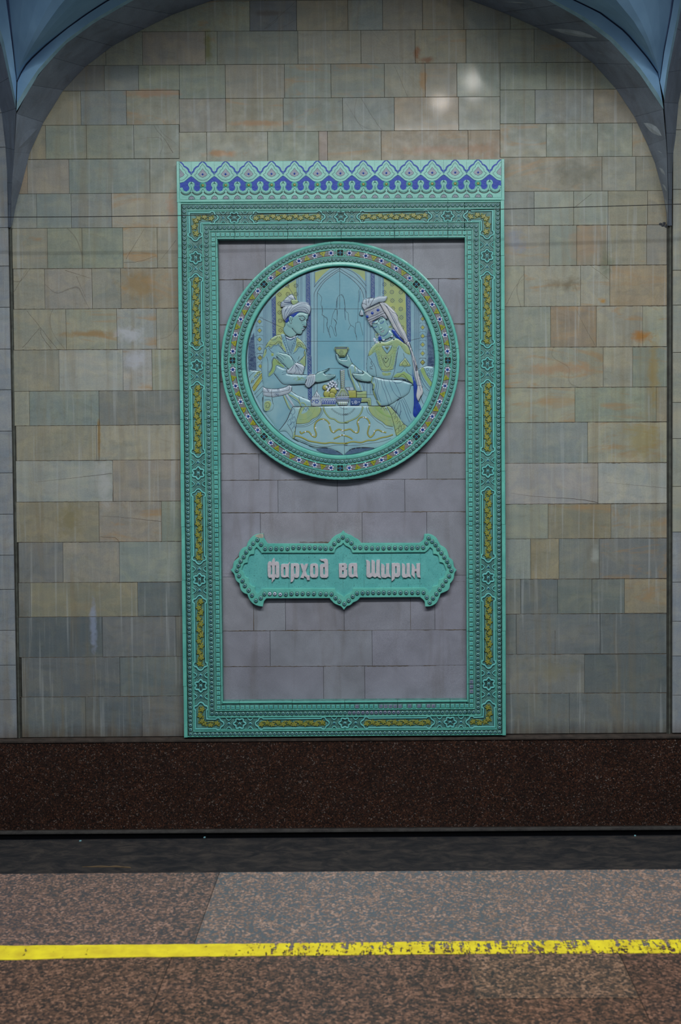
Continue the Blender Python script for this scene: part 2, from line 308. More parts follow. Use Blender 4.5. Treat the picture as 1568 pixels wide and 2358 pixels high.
# long straight cracks and repairs in the slabs
CRK = [[(39, 1114), (130, 1105), (258, 1090)], [(229, 1188), (300, 1193), (371, 1201)], [(232, 1236), (265, 1238), (274, 1245)], [(1169, 1135), (1235, 1143), (1325, 1149), (1376, 1157)],
       [(1378, 1109), (1450, 1116), (1538, 1124)], [(62, 716), (93, 754), (115, 783), (132, 803)], [(93, 754), (70, 780), (52, 800)], [(93, 757), (97, 775), (118, 803)],
       [(332, 528), (300, 580), (290, 596)], [(405, 553), (385, 580), (364, 606)], [(285, 604), (320, 602), (360, 589)], [(62, 621), (45, 650), (32, 672)],
       [(1167, 700), (1186, 662), (1206, 642), (1200, 652)], [(1362, 614), (1385, 630), (1403, 645)], [(1325, 709), (1345, 750), (1370, 795)], [(1321, 480), (1362, 446)],
       [(683, 2), (640, 40), (608, 68)], [(640, 30), (636, 48), (612, 66)], [(908, 152), (925, 190), (938, 222)], [(795, 234), (812, 262), (836, 300)], [(832, 226), (855, 265), (880, 301)],
       [(354, 289), (362, 302), (380, 322), (398, 352)], [(105, 470), (70, 420)], [(310, 330), (290, 290)], [(1015, 224), (1020, 160)], [(1012, 300), (1010, 226)], [(176, 636), (195, 680), (208, 700)],
       [(150, 622), (208, 641)], [(1520, 205), (1500, 230)], [(1228, 750), (1160, 810)]]
ck = MB()
for c in CRK[:20]+CRK[20:22]+CRK[26:28]:
    pth = [(x+random.uniform(-.5, .5), y+random.uniform(-.5, .5)) for x, y in smooth(c, step=6)]
    ck.ribbon(KP(0), pth, .9, -.002, .0009)
ck.build('crack_line', glaze('crack', (92, 70, 56), (70, 56, 48), .8, bump=0), parent=wb)
# dark smears of old sealant
sm = MB()
for cx, cy, r in ((1521, 516, 5), (1529, 514, 4), (1534, 521, 4), (1526, 519, 4)):
    sm.dome(KP(0), cx, cy, [(r*(1+.3*random.random()), .0), (r*.7, .0015), (0, .0022)], 7, sy=.7, ph=random.random())
sm.build('sealant_smear', glaze('sealant', (52, 54, 62), (36, 38, 44), .6), label='dark smear of sealant on the marble wall beside the right pilaster', category='stain', kind='structure')
# ------------------------------------------------------------------ plinth of red granite, kerb and track bed
def granite(name, cols, scale, rough, joint=None, tintattr=False, spec=.5, wear=0.0):
    t = NT(name); w = t.coords(); ws = t.noise(w, 30, 2); 
    d = t.n('ShaderNodeMix', _data_type='VECTOR'); nz = t.n('ShaderNodeTexNoise', Scale=scale*.8, Detail=2.0); t.l(w, nz.inputs['Vector'])
    d.inputs[0].default_value = .012; t.l(w, d.inputs[4]); t.l(nz.outputs['Color'], d.inputs[5])
    if tintattr:
        ti = t.n('ShaderNodeAttribute', _attribute_name='tint'); vo = t.n('ShaderNodeTexVoronoi', Scale=scale*1.25); t.l(d.outputs[1], vo.inputs['Vector']); bw = t.n('ShaderNodeSeparateColor'); t.l(vo.outputs['Color'], bw.inputs[0]); f0 = t.math('ADD', t.math('ADD', t.math('MULTIPLY', bw.outputs[0], .30), t.math('MULTIPLY', t.noise(w, scale*1.05, 3, .1, .6), .48)), t.math('MULTIPLY', t.noise(w, scale*.2, 2), .22))
        c = t.ramp(f0, [(p, lin(q)) for p, q in cols]); c = t.mix(t.math('MULTIPLY', t.rmap(f0, .42, .55, 1, .12), ti.outputs['Alpha']), c, lin((66, 72, 78)))
        c = t.mix(t.rmap(t.noise(w, scale*2.6, 2), .55, .68, 0, .55), c, lin(cols[0][1])); c = t.mix(t.rmap(t.noise(w, scale*1.7, 2), .62, .72, 0, .4), c, lin(cols[-1][1]))
        c = t.mix(1.0, c, ti.outputs['Color'], 'MULTIPLY'); t.l(c, t.b.inputs['Base Color']); t.b.inputs['Specular IOR Level'].default_value = spec
        t.l(t.rmap(t.noise(w, 8, 4), .3, .7, rough-.08, rough+.1), t.b.inputs['Roughness']); t.bump(t.noise(w, 300, 2), .06, .001); return t.m
    vo = t.n('ShaderNodeTexVoronoi', Scale=scale); t.l(d.outputs[1], vo.inputs['Vector']); bw = t.n('ShaderNodeSeparateColor'); t.l(vo.outputs['Color'], bw.inputs[0])
    c = t.ramp(bw.outputs[0], [(p, lin(q)) for p, q in cols])
    vo2 = t.n('ShaderNodeTexVoronoi', Scale=scale*2.3); t.l(d.outputs[1], vo2.inputs['Vector']); b2 = t.n('ShaderNodeSeparateColor'); t.l(vo2.outputs['Color'], b2.inputs[0])
    c = t.mix(t.rmap(b2.outputs[1], .62, .66, 0, .75), c, lin(cols[0][1]))
    c = t.mix(t.rmap(t.noise(w, 3.5, 4), .35, .7, 0, .35), c, lin(cols[0][1]))
    if tintattr:
        ti = t.n('ShaderNodeAttribute', _attribute_name='tint'); c = t.mix(1.0, c, ti.outputs['Color'], 'MULTIPLY'); c = t.mix(ti.outputs['Alpha'], c, lin((112, 116, 116)))
    t.l(c, t.b.inputs['Base Color']); t.b.inputs['Specular IOR Level'].default_value = spec
    t.l(t.rmap(t.noise(w, 8, 4), .3, .7, rough-.08, rough+.1), t.b.inputs['Roughness']); t.bump(t.noise(w, 300, 2), .06, .001); return t.m
REDG = granite('red_granite', [(.0, (24, 20, 20)), (.40, (58, 38, 31)), (.75, (76, 48, 38)), (.93, (104, 66, 48)), (.985, (124, 110, 104))], 150, .42, spec=.3)
TPZ = lambda px, py, y: P(px, py, y)[2]
z_top = TPZ(784, 1703, DW-.07); z_bot = TPZ(784, 1906, DW-.07); xl = P(-90, 1700)[0]; xr = P(1650, 1700)[0]
pl = MB(); xs = [xl, P(75, 1800)[0], P(243, 1800)[0], P(383, 1800)[0], P(620, 1800)[0], P(845, 1800)[0], P(1085, 1800)[0], P(1345, 1800)[0], xr]
for i in range(len(xs)-1):
    pl.box((xs[i]+.0008, DW-.07+random.uniform(0, .002), z_bot), (xs[i+1]-.0008, DW+.1, z_top-.006), 0)
pl.box((xl, DW-.066, z_bot+.002), (xr, DW+.1, z_top-.008), 1)
pl.box((xl, DW-.076, z_top-.006), (xr, DW+.05, z_top+.004), 2)
pl.box((xl, DW-.078, z_bot-.012), (xr, DW+.1, z_bot), 1)
bz = P(784, 1929, 6.762)[2]
pl.build('baseboard_back', [REDG, glaze('dark_joint', (40, 30, 26), (26, 22, 20), .8, bump=0), glaze('ledge_stone', (78, 66, 60), (52, 44, 40), .6, speck=.5)], kind='structure', label='dark red granite plinth along the foot of the marble wall')
tb = MB()
yk = DW-.09
yb = G(784, 1929, bz)[1]; zl = P(784, 1916, yb+.02)[2]
tb.box((xl-1, 3.7, bz-.3), (xr+1, yb, bz)); tb.box((xl-1, yb, bz-.5), (xr+1, DW+.1, bz-.40), 1)
tb.box((xl-1, yb+.05, bz-.5), (xr+1, DW+.1, zl+.001), 1); tb.box((xl-1, yb+.02, zl), (xr+1, DW+.1, P(784, 1913, yb+.02)[2]), 2)
t = NT('track_concrete'); w = t.coords((1.6, 3.0, 1)); c = t.ramp(t.noise(w, 4.5, 7, .8, .65), [(.36, lin((24, 25, 31))), (.5, lin((46, 42, 43))), (.66, lin((70, 62, 58)))])
c = t.mix(t.rmap(t.noise(w, 45, 3), .55, .7, 0, .4), c, lin((34, 33, 36))); t.l(c, t.b.inputs['Base Color']); t.b.inputs['Roughness'].default_value = .85; t.bump(t.noise(w, 60, 4), .5, .006)
tb.build('floor_trackbed', [t.m, glaze('gutter_black', (20, 20, 30), (12, 12, 20), .7), glaze('kerb_concrete', (74, 70, 68), (52, 48, 48), .8, speck=.6)], kind='structure', label='dark concrete track bed between platform and wall')
def litter(name, px, py, pts, mcol, label, cat, th=.004):
    x, y, z = G(px, py, bz); m = MB(); K = lambda u, v, h: (x+u, y+v, bz+h)
    m.poly(K, pts, 0, th, bev=.0002); return m.build(name, glaze('litter_'+name, mcol, None, .6), origin=(x, y, bz), label=label, category=cat)
litter('wood_sliver', 250, 1997, [(-.16, .004), (-.05, .018), (0, .008), (.04, .016), (.13, -.006), (.14, -.018), (.03, .0), (-.04, -.002)], (120, 98, 74), 'pale thin strip of scrap lying on the dark track bed at left', 'scrap')
for px, py, c, lab in ((185, 1937, (150, 205, 215), 'tiny pale blue chip on the track bed left of the others'), (471, 1929, (225, 225, 215), 'tiny white chip by the gutter below the portal left side'),
                       (328, 1913+6, (190, 190, 185), 'small light crumb beside the gutter below the left marble'), (1462, 1925, (170, 170, 165), 'small grey chip on the track bed far right')):
    litter('litter_chip', px, py, [(-.006, -.005), (.005, -.006), (.007, .004), (-.004, .006)], c, lab, 'litter', .005)
# ------------------------------------------------------------------ platform floor
FL = granite('platform_granite', [(.36, (38, 34, 36)), (.44, (60, 49, 45)), (.51, (82, 64, 55)), (.59, (110, 85, 72)), (.70, (146, 118, 104))], 112, .32, tintattr=True, spec=.5)
ye = (G(0, 2010)[1]+G(1568, 2003)[1])/2; yy1 = G(784, 2171)[1]; yy0 = G(784, 2200)[1]; yj = G(1290, 2299)[1]
XA = G(505, 2010)[0]; XB = G(395, 2205)[0]; XC = G(1080, 2205)[0]; XD = G(1430, 2205)[0]; yj2 = G(784, 2352)[1]
fl = MB(); ym = (yy0+yy1)/2
def fslab(x0, x1, y0, y1, tint, al=0.0, g=.0012):
    fl.cur = ((*tint, al), (0, 0, 0, 0)); fl.box((x0+g, y0+g, -.03), (x1-g, y1-g, random.uniform(-.0003, 0)))
wd = XD-XC
fslab(-3.2, XA, ym, ye, (.90, .84, .86), .35); fslab(XA, XA+2.6, ym, ye, (1.16, 1.16, 1.16), .85); fslab(XA+2.6, 3.4, ym, ye, (1.1, 1.05, 1.05), .7)
fslab(XB-2*wd, XB, yj2-.9, ym, (.72, .60, .52)); fslab(XB, XC, yj2-.9, ym, (.70, .57, .49)); fslab(XC, XD, yj, ym, (.86, .78, .66), .06)
fslab(XC, XD, yj2-.9, yj, (.68, .53, .44)); fslab(XD, XD+2*wd, yj2-.9, ym, (.64, .50, .44))
fslab(-3.2, XB-2*wd, yj2-.9, ym, (.8, .65, .55)); fslab(XD+2*wd, 3.4, yj2-.9, ym, (.8, .6, .5)); fslab(-3.2, 3.4, -2.5, yj2-.9, (.8, .65, .55))
fl.box((-3.2, -2.5, -.25), (3.4, ye-.004, -.006), 1); fl.box((-3.2, 3.2, bz), (3.4, ye-.05, -.25), 1)
fl.build('floor', [FL, glaze('floor_grout', (112, 104, 96), (84, 78, 74), .8, bump=0)], attrs=True, kind='structure', label='speckled granite platform floor')
# yellow safety line, worn through in places
t = NT('worn_yellow_paint'); w = t.coords(); ws = t.coords((26, 5, 1)); sx = t.n('ShaderNodeSeparateXYZ'); tc = t.n('ShaderNodeTexCoord'); t.l(tc.outputs['Object'], sx.inputs[0])
c = t.mix(t.rmap(t.noise(w, 20, 4), .35, .7), lin((196, 178, 10)), lin((168, 146, 8))); t.l(c, t.b.inputs['Base Color']); t.b.inputs['Roughness'].default_value = .55
reg = t.rmap(sx.outputs[0], -.55, -.25, 0, .085); wear = t.math('ADD', t.math('MULTIPLY', t.noise(ws, 2.2, 6, .4, .7), .6), t.math('MULTIPLY', t.noise(w, 60, 4, 0, .7), .4))
al = t.rmap(t.math('ADD', wear, reg), .600, .615, 1, 0); t.l(al, t.b.inputs['Alpha'])
ln = MB(); n = 160; vs = []
for i in range(n+1):
    x = -1.6+3.4*i/n; px = 784+(x)*790
    dy = -.016*max(0, (-.75-x))*1.0; j = random.uniform(-.0015, .0015)
    y1 = yy1+dy*.6+j+.004*math.sin(x*2.3); y0 = yy0+dy*2.2+random.uniform(-.0015, .0015)+.003*math.sin(x*3.1+1)
    vs += [(x, y0, .0012), (x, y1, .0012), (x, y0-.0006, .0001), (x, y1+.0006, .0001)]
fs = []
for i in range(n): q = 4*i; fs += [(q, q+4, q+5, q+1), (q+2, q+6, q+4, q), (q+1, q+5, q+7, q+3)]
ln.add(vs, fs); ln.build('safety_line', t.m, label='worn yellow painted safety line across the platform floor', category='floor marking')
# ------------------------------------------------------------------ pilasters at both edges
for side in (-1, 1):
    m = MB()
    if side < 0:
        xo = P(-120, 1100)[0]; xi = (P(18, 540)[0]+P(42, 1690)[0])/2; xw = (P(28, 540)[0]+P(54, 1690)[0])/2; js = [180, 261, 340, 525, 613, 708, 804, 898, 993, 1089, 1184, 1278, 1357, 1451, 1531, 1611, 1699]; px = 10
    else:
        xi = (P(1548, 540)[0]+P(1548, 1690)[0])/2; xo = P(1690, 1100)[0]; xw = (P(1536, 540)[0]+P(1534, 1600)[0])/2; js = [100, 200, 300, 437, 623, 703, 812, 927, 1010, 1120, 1225, 1340, 1430, 1510, 1600, 1687]; px = 1558
    for i in range(len(js)-1):
        z0 = P(px, js[i])[2]; z1 = P(px, js[i+1])[2]; s = .0028
        g = (.88, .90, .96) if side < 0 or js[i] > 1220 else (1.02, .98, .82)
        j = random.uniform(.9, 1.05)
        m.cur = ((g[0]*j*.42, g[1]*j*.42, g[2]*j*.42, .1), (random.random(), random.random(), random.random(), .2)); X = min(xo, xi)
        def K(u, v, h, X=X, z0=z0): return (X+u*s, DW-h, z0-v*s)
        m.slab(K, 0, abs(xo-xi)/s, .5, (z0-z1)/s-.5, -.01, .012, .4, .001, 0)
    lo, hi = min(xi, xw), max(xi, xw); zb = P(px, 1699)[2]; zt = P(px, 500)[2]; wdt = hi-lo
    if side < 0: a0, a1, a2, a3 = lo, lo+wdt*.35, lo+wdt*.6, hi
    else: a0, a1, a2, a3 = lo, lo+wdt*.4, lo+wdt*.65, hi
    m.cur = ((.20, .19, .17, 0), (.3, .3, .3, 0))
    m.box((a0, DW-.002, zb), (a1, DW+.01, zt), 1); m.box((a1, DW-.008, zb), (a2, DW+.01, zt), 2); m.box((a2, DW+.004, zb), (a3, DW+.01, zt), 1)
    m.build('wall_left' if side < 0 else 'wall_right', [MARB, glaze('pier_groove', (64, 64, 58), (44, 42, 38), .8), glaze('pier_bead', (96, 98, 90), (70, 70, 64), .7)], attrs=True, kind='structure',
            label='pale stone pilaster at the %s edge' % ('left' if side < 0 else 'right'))
# ------------------------------------------------------------------ stone rib arches and painted vault
def pt(px, py, t): return P(px, py, DW-t)
inn = [(27, 520), (34, 484), (41, 455), (50, 425), (68, 353), (100, 282), (146, 207), (196, 154), (259, 106), (332, 66), (398, 33), (491, 0), (560, -22), (640, -42), (784, -62), (920, -46), (1010, -24), (1081, 0), (1157, 28), (1229, 60), (1300, 96), (1366, 146), (1418, 204), (1461, 269), (1492, 335), (1508, 375), (1519, 415), (1527, 445), (1536, 498), (1537, 520)]
out = [(25, 520), (25.5, 484), (26, 450), (29, 405), (33, 352), (38, 262), (72, 196), (120, 132), (172, 83), (232, 42), (282, 13), (345, -22), (420, -60), (540, -105), (784, -140), (1010, -108), (1130, -62), (1210, -26), (1282, 12), (1345, 48), (1404, 94), (1456, 148), (1500, 200), (1527, 252), (1533, 320), (1536, 360), (1537, 410), (1538, 445), (1539, 498), (1539, 520)]
def dep(y): return .04+.38*min(1, max(0, (520-y)/400))**.8
rb = MB(); n = len(inn)
for i in range(n-1):
    j = random.uniform(.88, 1.08); rb.cur = ((j, j, j, 0), (0, 0, 0, 0))
    g = .006
    def L(a, b, t): return (a[0]+(b[0]-a[0])*t, a[1]+(b[1]-a[1])*t)
    A0, A1 = L(inn[i], inn[i+1], g), L(inn[i], inn[i+1], 1-g); B0, B1 = L(out[i], out[i+1], g), L(out[i], out[i+1], 1-g)
    d0, d1 = dep(out[i][1]), dep(out[i+1][1]); p = [pt(*A0, .004), pt(*A1, .004), pt(*B1, d1), pt(*B0, d0)]
    q = [(x, y+.02, z+.012) for x, y, z in p]
    bil = lambda s_, t_: tuple((p[0][k]*(1-s_)+p[1][k]*s_)*(1-t_)+(p[3][k]*(1-s_)+p[2][k]*s_)*t_ for k in range(3))
    nn = 6; rb.add([bil(a/nn, c/nn) for a in range(nn+1) for c in range(nn+1)], [(a*(nn+1)+c, (a+1)*(nn+1)+c, (a+1)*(nn+1)+c+1, a*(nn+1)+c+1) for a in range(nn) for c in range(nn)], 0, True)
    rb.add(p+q, [(7, 6, 5, 4), (0, 4, 5, 1), (1, 5, 6, 2), (2, 6, 7, 3), (3, 7, 4, 0)])
    r0 = [pt(*inn[i], -.004), pt(*inn[i+1], -.004), pt(*out[i+1], d1-.004), pt(*out[i], d0-.004)]; rb.cur = ((1, 1, 1, 0), (0, 0, 0, 0)); rb.add([(x, y+.005, z+.004) for x, y, z in r0], [(0, 1, 2, 3)], 1)
JT = glaze('rib_joint', (190, 196, 204), (160, 168, 176), .8, bump=0)
rb.build('trim_1', [RIBST, JT], attrs=True, kind='structure', label='wide dark grey stone arch framing the marble wall')
for k, (ni, no) in enumerate((([(18, 524), (18.5, 470), (17, 421), (12, 340), (3, 261), (-14, 200), (-45, 140), (-90, 90), (-150, 45)], [(24, 524), (25, 470), (28, 421), (33, 345), (36, 250), (20, 179), (3, 103), (-22, 50), (-60, -10)]),
                              ([(1547, 520), (1547, 460), (1548, 398), (1551, 353), (1557, 307), (1563, 238), (1580, 160), (1610, 90), (1650, 40)], [(1540, 520), (1539.5, 460), (1538.5, 398), (1537, 353), (1535, 307), (1530, 236), (1539, 166), (1559, 66), (1572, 0)]))):
    m = MB()
    for i in range(len(ni)-1):
        j = random.uniform(.85, 1.02); m.cur = ((j, j, j, 0), (0, 0, 0, 0)); d0, d1 = dep(no[i][1]), dep(no[i+1][1])
        p = [pt(ni[i][0], ni[i][1]-.6, .004), pt(ni[i+1][0], ni[i+1][1]+.6, .004), pt(no[i+1][0], no[i+1][1]+.6, d1), pt(no[i][0], no[i][1]-.6, d0)]; q = [(x, y+.02, z+.01) for x, y, z in p]
        m.add(p+q, [(0, 1, 2, 3), (7, 6, 5, 4), (0, 4, 5, 1), (1, 5, 6, 2), (2, 6, 7, 3), (3, 7, 4, 0)])
        m.add([(x, y+.004, z) for x, y, z in (pt(*ni[i], 0), pt(*ni[i+1], 0), pt(*no[i+1], d1-.004), pt(*no[i], d0-.004))], [(0, 1, 2, 3)], 1)
    m.build('trim_%d' % (k+2), [RIBST, JT], attrs=True, kind='structure', label='grey stone rib of the next arch at the %s edge' % ('left' if k == 0 else 'right'))
# vault: moulding strip, groove, plaster field; each row goes from the arch to the neighbour's arch, growing towards the platform
PLA = glaze('vault_plaster', (146, 186, 220), (130, 170, 206), .75, 4, bump=.1); PLD = glaze('vault_groove', (98, 118, 156), (82, 102, 138), .8, bump=0); PLE = glaze('vault_edge', (164, 200, 216), (142, 180, 196), .7, bump=0)
def interp(c, k, n):
    d = [0]
    for i in range(len(c)-1): d.append(d[-1]+math.dist(c[i], c[i+1]))
    s = d[-1]*k/n
    for i in range(len(c)-1):
        if s <= d[i+1] or i == len(c)-2:
            t = (s-d[i])/max(d[i+1]-d[i], 1e-6); return (c[i][0]+(c[i+1][0]-c[i][0])*t, c[i][1]+(c[i+1][1]-c[i][1])*t)
VA = [([(38, 256), (90, 169), (149, 103), (219, 51), (308, 0), (420, -60), (540, -105)], [(40, 185), (52, 158), (66, 139), (109, 100), (156, 63), (199, 32), (249, 0), (380, -66), (500, -112)],
       [(38, 185), (31, 120), (24, 60), (17, 0), (4, -66), (-6, -112)], [(36, 250), (20, 179), (3, 103), (-22, 30), (-60, -60), (-80, -112)]),
      ([(1528, 252), (1468, 163), (1406, 96), (1340, 45), (1260, 0), (1130, -62), (1010, -108)], [(1518, 186), (1514, 164), (1489, 129), (1439, 71), (1380, 27), (1323, 0), (1190, -66), (1070, -112)],
       [(1519, 186), (1529, 116), (1545, 33), (1550, 0), (1562, -66), (1572, -112)], [(1530, 232), (1539, 166), (1559, 66), (1572, 0), (1590, -60), (1600, -112)])]
vt = MB(); N = 26
for a, g, h, e in VA:
    R = []
    for i in range(N+1):
        A = interp(a, i, N); Gq = interp(g, i, N); H = interp(h, i, N); E = interp(e, i, N); f = i/N
        da, de = dep(A[1]), dep(E[1]); dg = da+.03+.10*f; dh = de+.03+.10*f
        mid = lambda t: (Gq[0]+(H[0]-Gq[0])*t, Gq[1]+(H[1]-Gq[1])*t)
        row = [pt(*A, da), pt(A[0]*.75+Gq[0]*.25, A[1]*.75+Gq[1]*.25, da+.035), pt(A[0]*.07+Gq[0]*.93, A[1]*.07+Gq[1]*.93, dg+.006), pt(*Gq, dg-.010), pt(*mid(.012), dg+.0)]
        for t_ in (.12, .25, .38, .5, .62, .75, .88): row.append(pt(*mid(t_), (dg*(1-t_)+dh*t_)+.75*f*math.sin(math.pi*t_)))
        row += [pt(*mid(.988), dh), pt(*H, dh-.010), pt(E[0]*.07+H[0]*.93, E[1]*.07+H[1]*.93, dh+.006), pt(E[0]*.75+H[0]*.25, E[1]*.75+H[1]*.25, de+.035), pt(*E, de)]
        R.append(row)
    k = len(R[0]); vs = [q for r in R for q in r]; fs = []; 
    for c in range(k-1):
        mi = 2 if c in (0, k-2) else (1 if c in (2, 3, k-4, k-5) else 0)
        vt.add([R[i][c+j] for i in range(N+1) for j in (0, 1)], [(2*i, 2*i+1, 2*i+3, 2*i+2) for i in range(N)], mi, True)
vt.build('ceiling', [PLA, PLD, PLE], kind='structure', label='blue grey plaster vault above the stone arches')
# ------------------------------------------------------------------ wire across the bay
wp = [(-60, 500), (0, 500), (200, 499), (400, 496.5), (600, 493), (800, 489.5), (1000, 485.5), (1180, 481), (1400, 475), (1568, 470), (1640, 468)]
mw = MB(); q = [Vector(P(x, y, DW-.36)) for x, y in smooth(wp, step=30)]; r = .0024; vs = []; fs = []
for i, c in enumerate(q):
    for k in range(6): vs.append((c.x, c.y+r*math.cos(k*math.pi/3), c.z+r*math.sin(k*math.pi/3)))
for i in range(len(q)-1):
    for k in range(6): fs.append((6*i+k, 6*i+(k+1) % 6, 6*i+6+(k+1) % 6, 6*i+6+k))
mw.add(vs, fs, 0, True); mw.build('wire', glaze('wire_black', (34, 32, 32), (24, 24, 24), .5, bump=0), label='thin dark wire stretched across the bay above the medallion', category='wire')
# ------------------------------------------------------------------ ceramic portal frame
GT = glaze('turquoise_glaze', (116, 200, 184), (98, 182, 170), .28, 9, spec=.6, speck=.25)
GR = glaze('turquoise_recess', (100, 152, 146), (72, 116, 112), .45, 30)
GB = glaze('bead_glaze', (112, 164, 158), (82, 130, 126), .3, 40, spec=.7)
DOT = glaze('bead_dot', (36, 74, 120), (26, 54, 92), .3, bump=0)
LTQ = glaze('pale_turquoise', (126, 206, 202), (108, 190, 188), .26, 12, spec=.6)
COB = glaze('cobalt_glaze', (4, 56, 172), (10, 70, 188), .28, 40, spec=.22, bump=.3)
BLN = glaze('blue_line', (34, 96, 160), (30, 80, 140), .4, bump=0)
YEL = glaze('olive_vine', (138, 148, 66), (158, 150, 76), .32, 50, spec=.6)
GAP = glaze('tile_gap', (34, 40, 36), (22, 28, 26), .8, bump=0)
DKL = glaze('dark_outline', (30, 44, 44), (20, 30, 32), .5, bump=0)
UND = glaze('recess_shade', (44, 76, 72), (34, 60, 58), .6, bump=0)  # dark underlay: shadow and dirt beside raised bands put into the colour
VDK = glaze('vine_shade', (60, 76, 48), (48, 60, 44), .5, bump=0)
PLW = glaze('pale_lilac', (146, 152, 168), (110, 120, 140), .3, 60)
SPX = (DW-.07)/F
c1 = P(407, 464.6, DW-.07); c2 = P(1161.4, 462, DW-.07); c3 = P(422.5, 1698.5, DW-.07); c4 = P(1166.5, 1694.5, DW-.07)
FX0 = (c1[0]+c3[0])/2; FX1 = (c2[0]+c4[0])/2; FZ0 = (c1[2]+c2[2])/2; FZ1 = (c3[2]+c4[2])/2
W_ = (FX1-FX0)/SPX; H_ = (FZ0-FZ1)/SPX
def KF(u, v, h): return (FX0+u*SPX, DW-h, FZ0-v*SPX)
frame = empty('portal_frame', (FX0+W_*SPX/2, DW, FZ1), label='tall blue green ceramic tile frame around the grey stone panel', category='frame')
sv = H_/1232.5; PV = 246.9*sv; R0 = 125.4*sv
cL, cR, cT, cB = 40.5, W_-40, 34.5, H_-30.6
rosU = [W_/2-245, W_/2, W_/2+245]; rosV = [R0+PV*k for k in range(5)]
TI = 91.5; IT = 84; IB = H_-82.5                      # inner edge offsets
jv = [0]+[R0+PV/2*k for k in range(9)]+[H_]; ju = [0]+[W_/2+122.5*k for k in range(-2, 3)]+[W_]
base = MB(); h0 = .052; hF = .060
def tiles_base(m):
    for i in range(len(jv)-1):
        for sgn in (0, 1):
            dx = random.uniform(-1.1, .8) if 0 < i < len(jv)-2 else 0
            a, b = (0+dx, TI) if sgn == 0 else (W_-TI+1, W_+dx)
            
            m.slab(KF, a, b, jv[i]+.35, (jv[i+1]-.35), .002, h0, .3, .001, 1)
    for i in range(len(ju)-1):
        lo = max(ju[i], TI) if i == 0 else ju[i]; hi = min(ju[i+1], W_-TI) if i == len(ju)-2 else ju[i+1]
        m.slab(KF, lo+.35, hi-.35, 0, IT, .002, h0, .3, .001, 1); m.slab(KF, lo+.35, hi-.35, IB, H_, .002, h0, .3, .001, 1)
tiles_base(base)
def seg(m, p0, p1, w, ha, hb, cuts, mi=0, bev=.25, jit=.0):
    """straight fillet from p0 to p1 cut at tile joints"""
    ax = 0 if abs(p1[0]-p0[0]) > abs(p1[1]-p0[1]) else 1; lo, hi = sorted((p0[ax], p1[ax])); cs = [lo]+[c for c in cuts if lo+2 < c < hi-2]+[hi]
    for a, b in zip(cs[:-1], cs[1:]):
        d = random.uniform(-jit, jit); q0 = [0, 0]; q1 = [0, 0]; q0[ax] = a+(.35 if a > lo else 0); q1[ax] = b-(.35 if b < hi else 0); q0[1-ax] = q1[1-ax] = p0[1-ax]+d
        m.ribbon(KF, [q0, q1], w, ha, hb, bev=bev, mi=mi)
def rectline(m, oL, oT, oR, oB, w, ha, hb, mi=0, jit=.25, bev=.25):
    seg(m, (oL, oT-w/2), (oL, oB+w/2), w, ha, hb, jv, mi, bev, jit); seg(m, (oR, oT-w/2), (oR, oB+w/2), w, ha, hb, jv, mi, bev, jit)
    seg(m, (oL, oT), (oR, oT), w, ha, hb, ju, mi, bev, jit); seg(m, (oL, oB), (oR, oB), w, ha, hb, ju, mi, bev, jit)
# plain outer border with its hairline split, and the running fillets
seg(base, (4.6, 0), (4.6, H_), 9.2, h0-.004, hF+.002, jv, 0, .08, .5); seg(base, (W_-4.6, 0), (W_-4.6, H_), 9.2, h0-.004, hF+.002, jv, 0, .08, .5)
seg(base, (9, 2), (W_-9, 2), 4, h0-.004, hF, ju, 0, .2); seg(base, (9, H_-.9), (W_-9, H_-.9), 1.8, h0-.004, hF-.003, ju, 0, .2)
rectline(base, 22.6, 17.6, W_-22.4, H_-14.0, 3.0, h0-.002, hF)
rectline(base, 25.4, 20.6, W_-25.2, H_-17.0, 2.2, h0-.002, hF-.003)
rectline(base, 57.6, 48.6, W_-57.4, H_-46.2, 3.2, h0-.002, hF)
rectline(base, 74.0, 65.2, W_-73.6, H_-62.2, 2.4, h0-.002, hF)
rectline(base, 89.4, 81.9, W_-89.0, H_-80.2, 4.6, h0-.004, hF+.001)
base.build('tile_border', [GT, GR], parent=frame)
cr = MB()
for x in (10.2,): 
    cr.ribbon(KF, smooth([(x, 4), (x+.4, 200), (x-.2, 520), (x+.3, 900), (x, H_-4)], step=40), .7, h0, hF+.0022, mi=0); cr.ribbon(KF, smooth([(W_-x+.2, 4), (W_-x-.3, 300), (W_-x, 700), (W_-x+.3, 980), (W_-x, H_-4)], step=40), .7, h0, hF+.0022, mi=0)
for v in jv[1:-1]:
    for a, b in ((0, TI), (W_-TI, W_)): cr.ribbon(KF, [(a+.5, v), (b-.5, v+random.uniform(-.4, .4))], .8, h0-.006, h0+.0012)
for u in ju[1:-1]:
    for a, b in ((0, IT), (IB, H_)): cr.ribbon(KF, [(u, a+.5), (u, b-.5)], .8, h0-.006, h0+.0012)
cr.build('joint_line', GAP, parent=frame)
BEAD = [(4.9, h0-.001), (4.6, h0+.003), (3.9, h0+.0065), (2.7, h0+.009), (1.5, h0+.0088), (0, h0+.0062)]
def beadrow(m, p0, p1, n, K=KF, rings=BEAD, mis=(2, 0, 0, 0, 1)):
    for i in range(n):
        t = (i+.5)/n; sc = random.uniform(.95, 1.03)
        m.dome(K, p0[0]+(p1[0]-p0[0])*t+random.uniform(-.25, .25), p0[1]+(p1[1]-p0[1])*t+random.uniform(-.25, .25), [(r*sc, h) for r, h in rings], 10, list(mis) if not (K is KF and p0[1] == p1[1] and H_-58 < p0[1] < H_-50 and 380 < p0[0]+(p1[0]-p0[0])*t < 500) else [2, 3, 3, 3, 1])
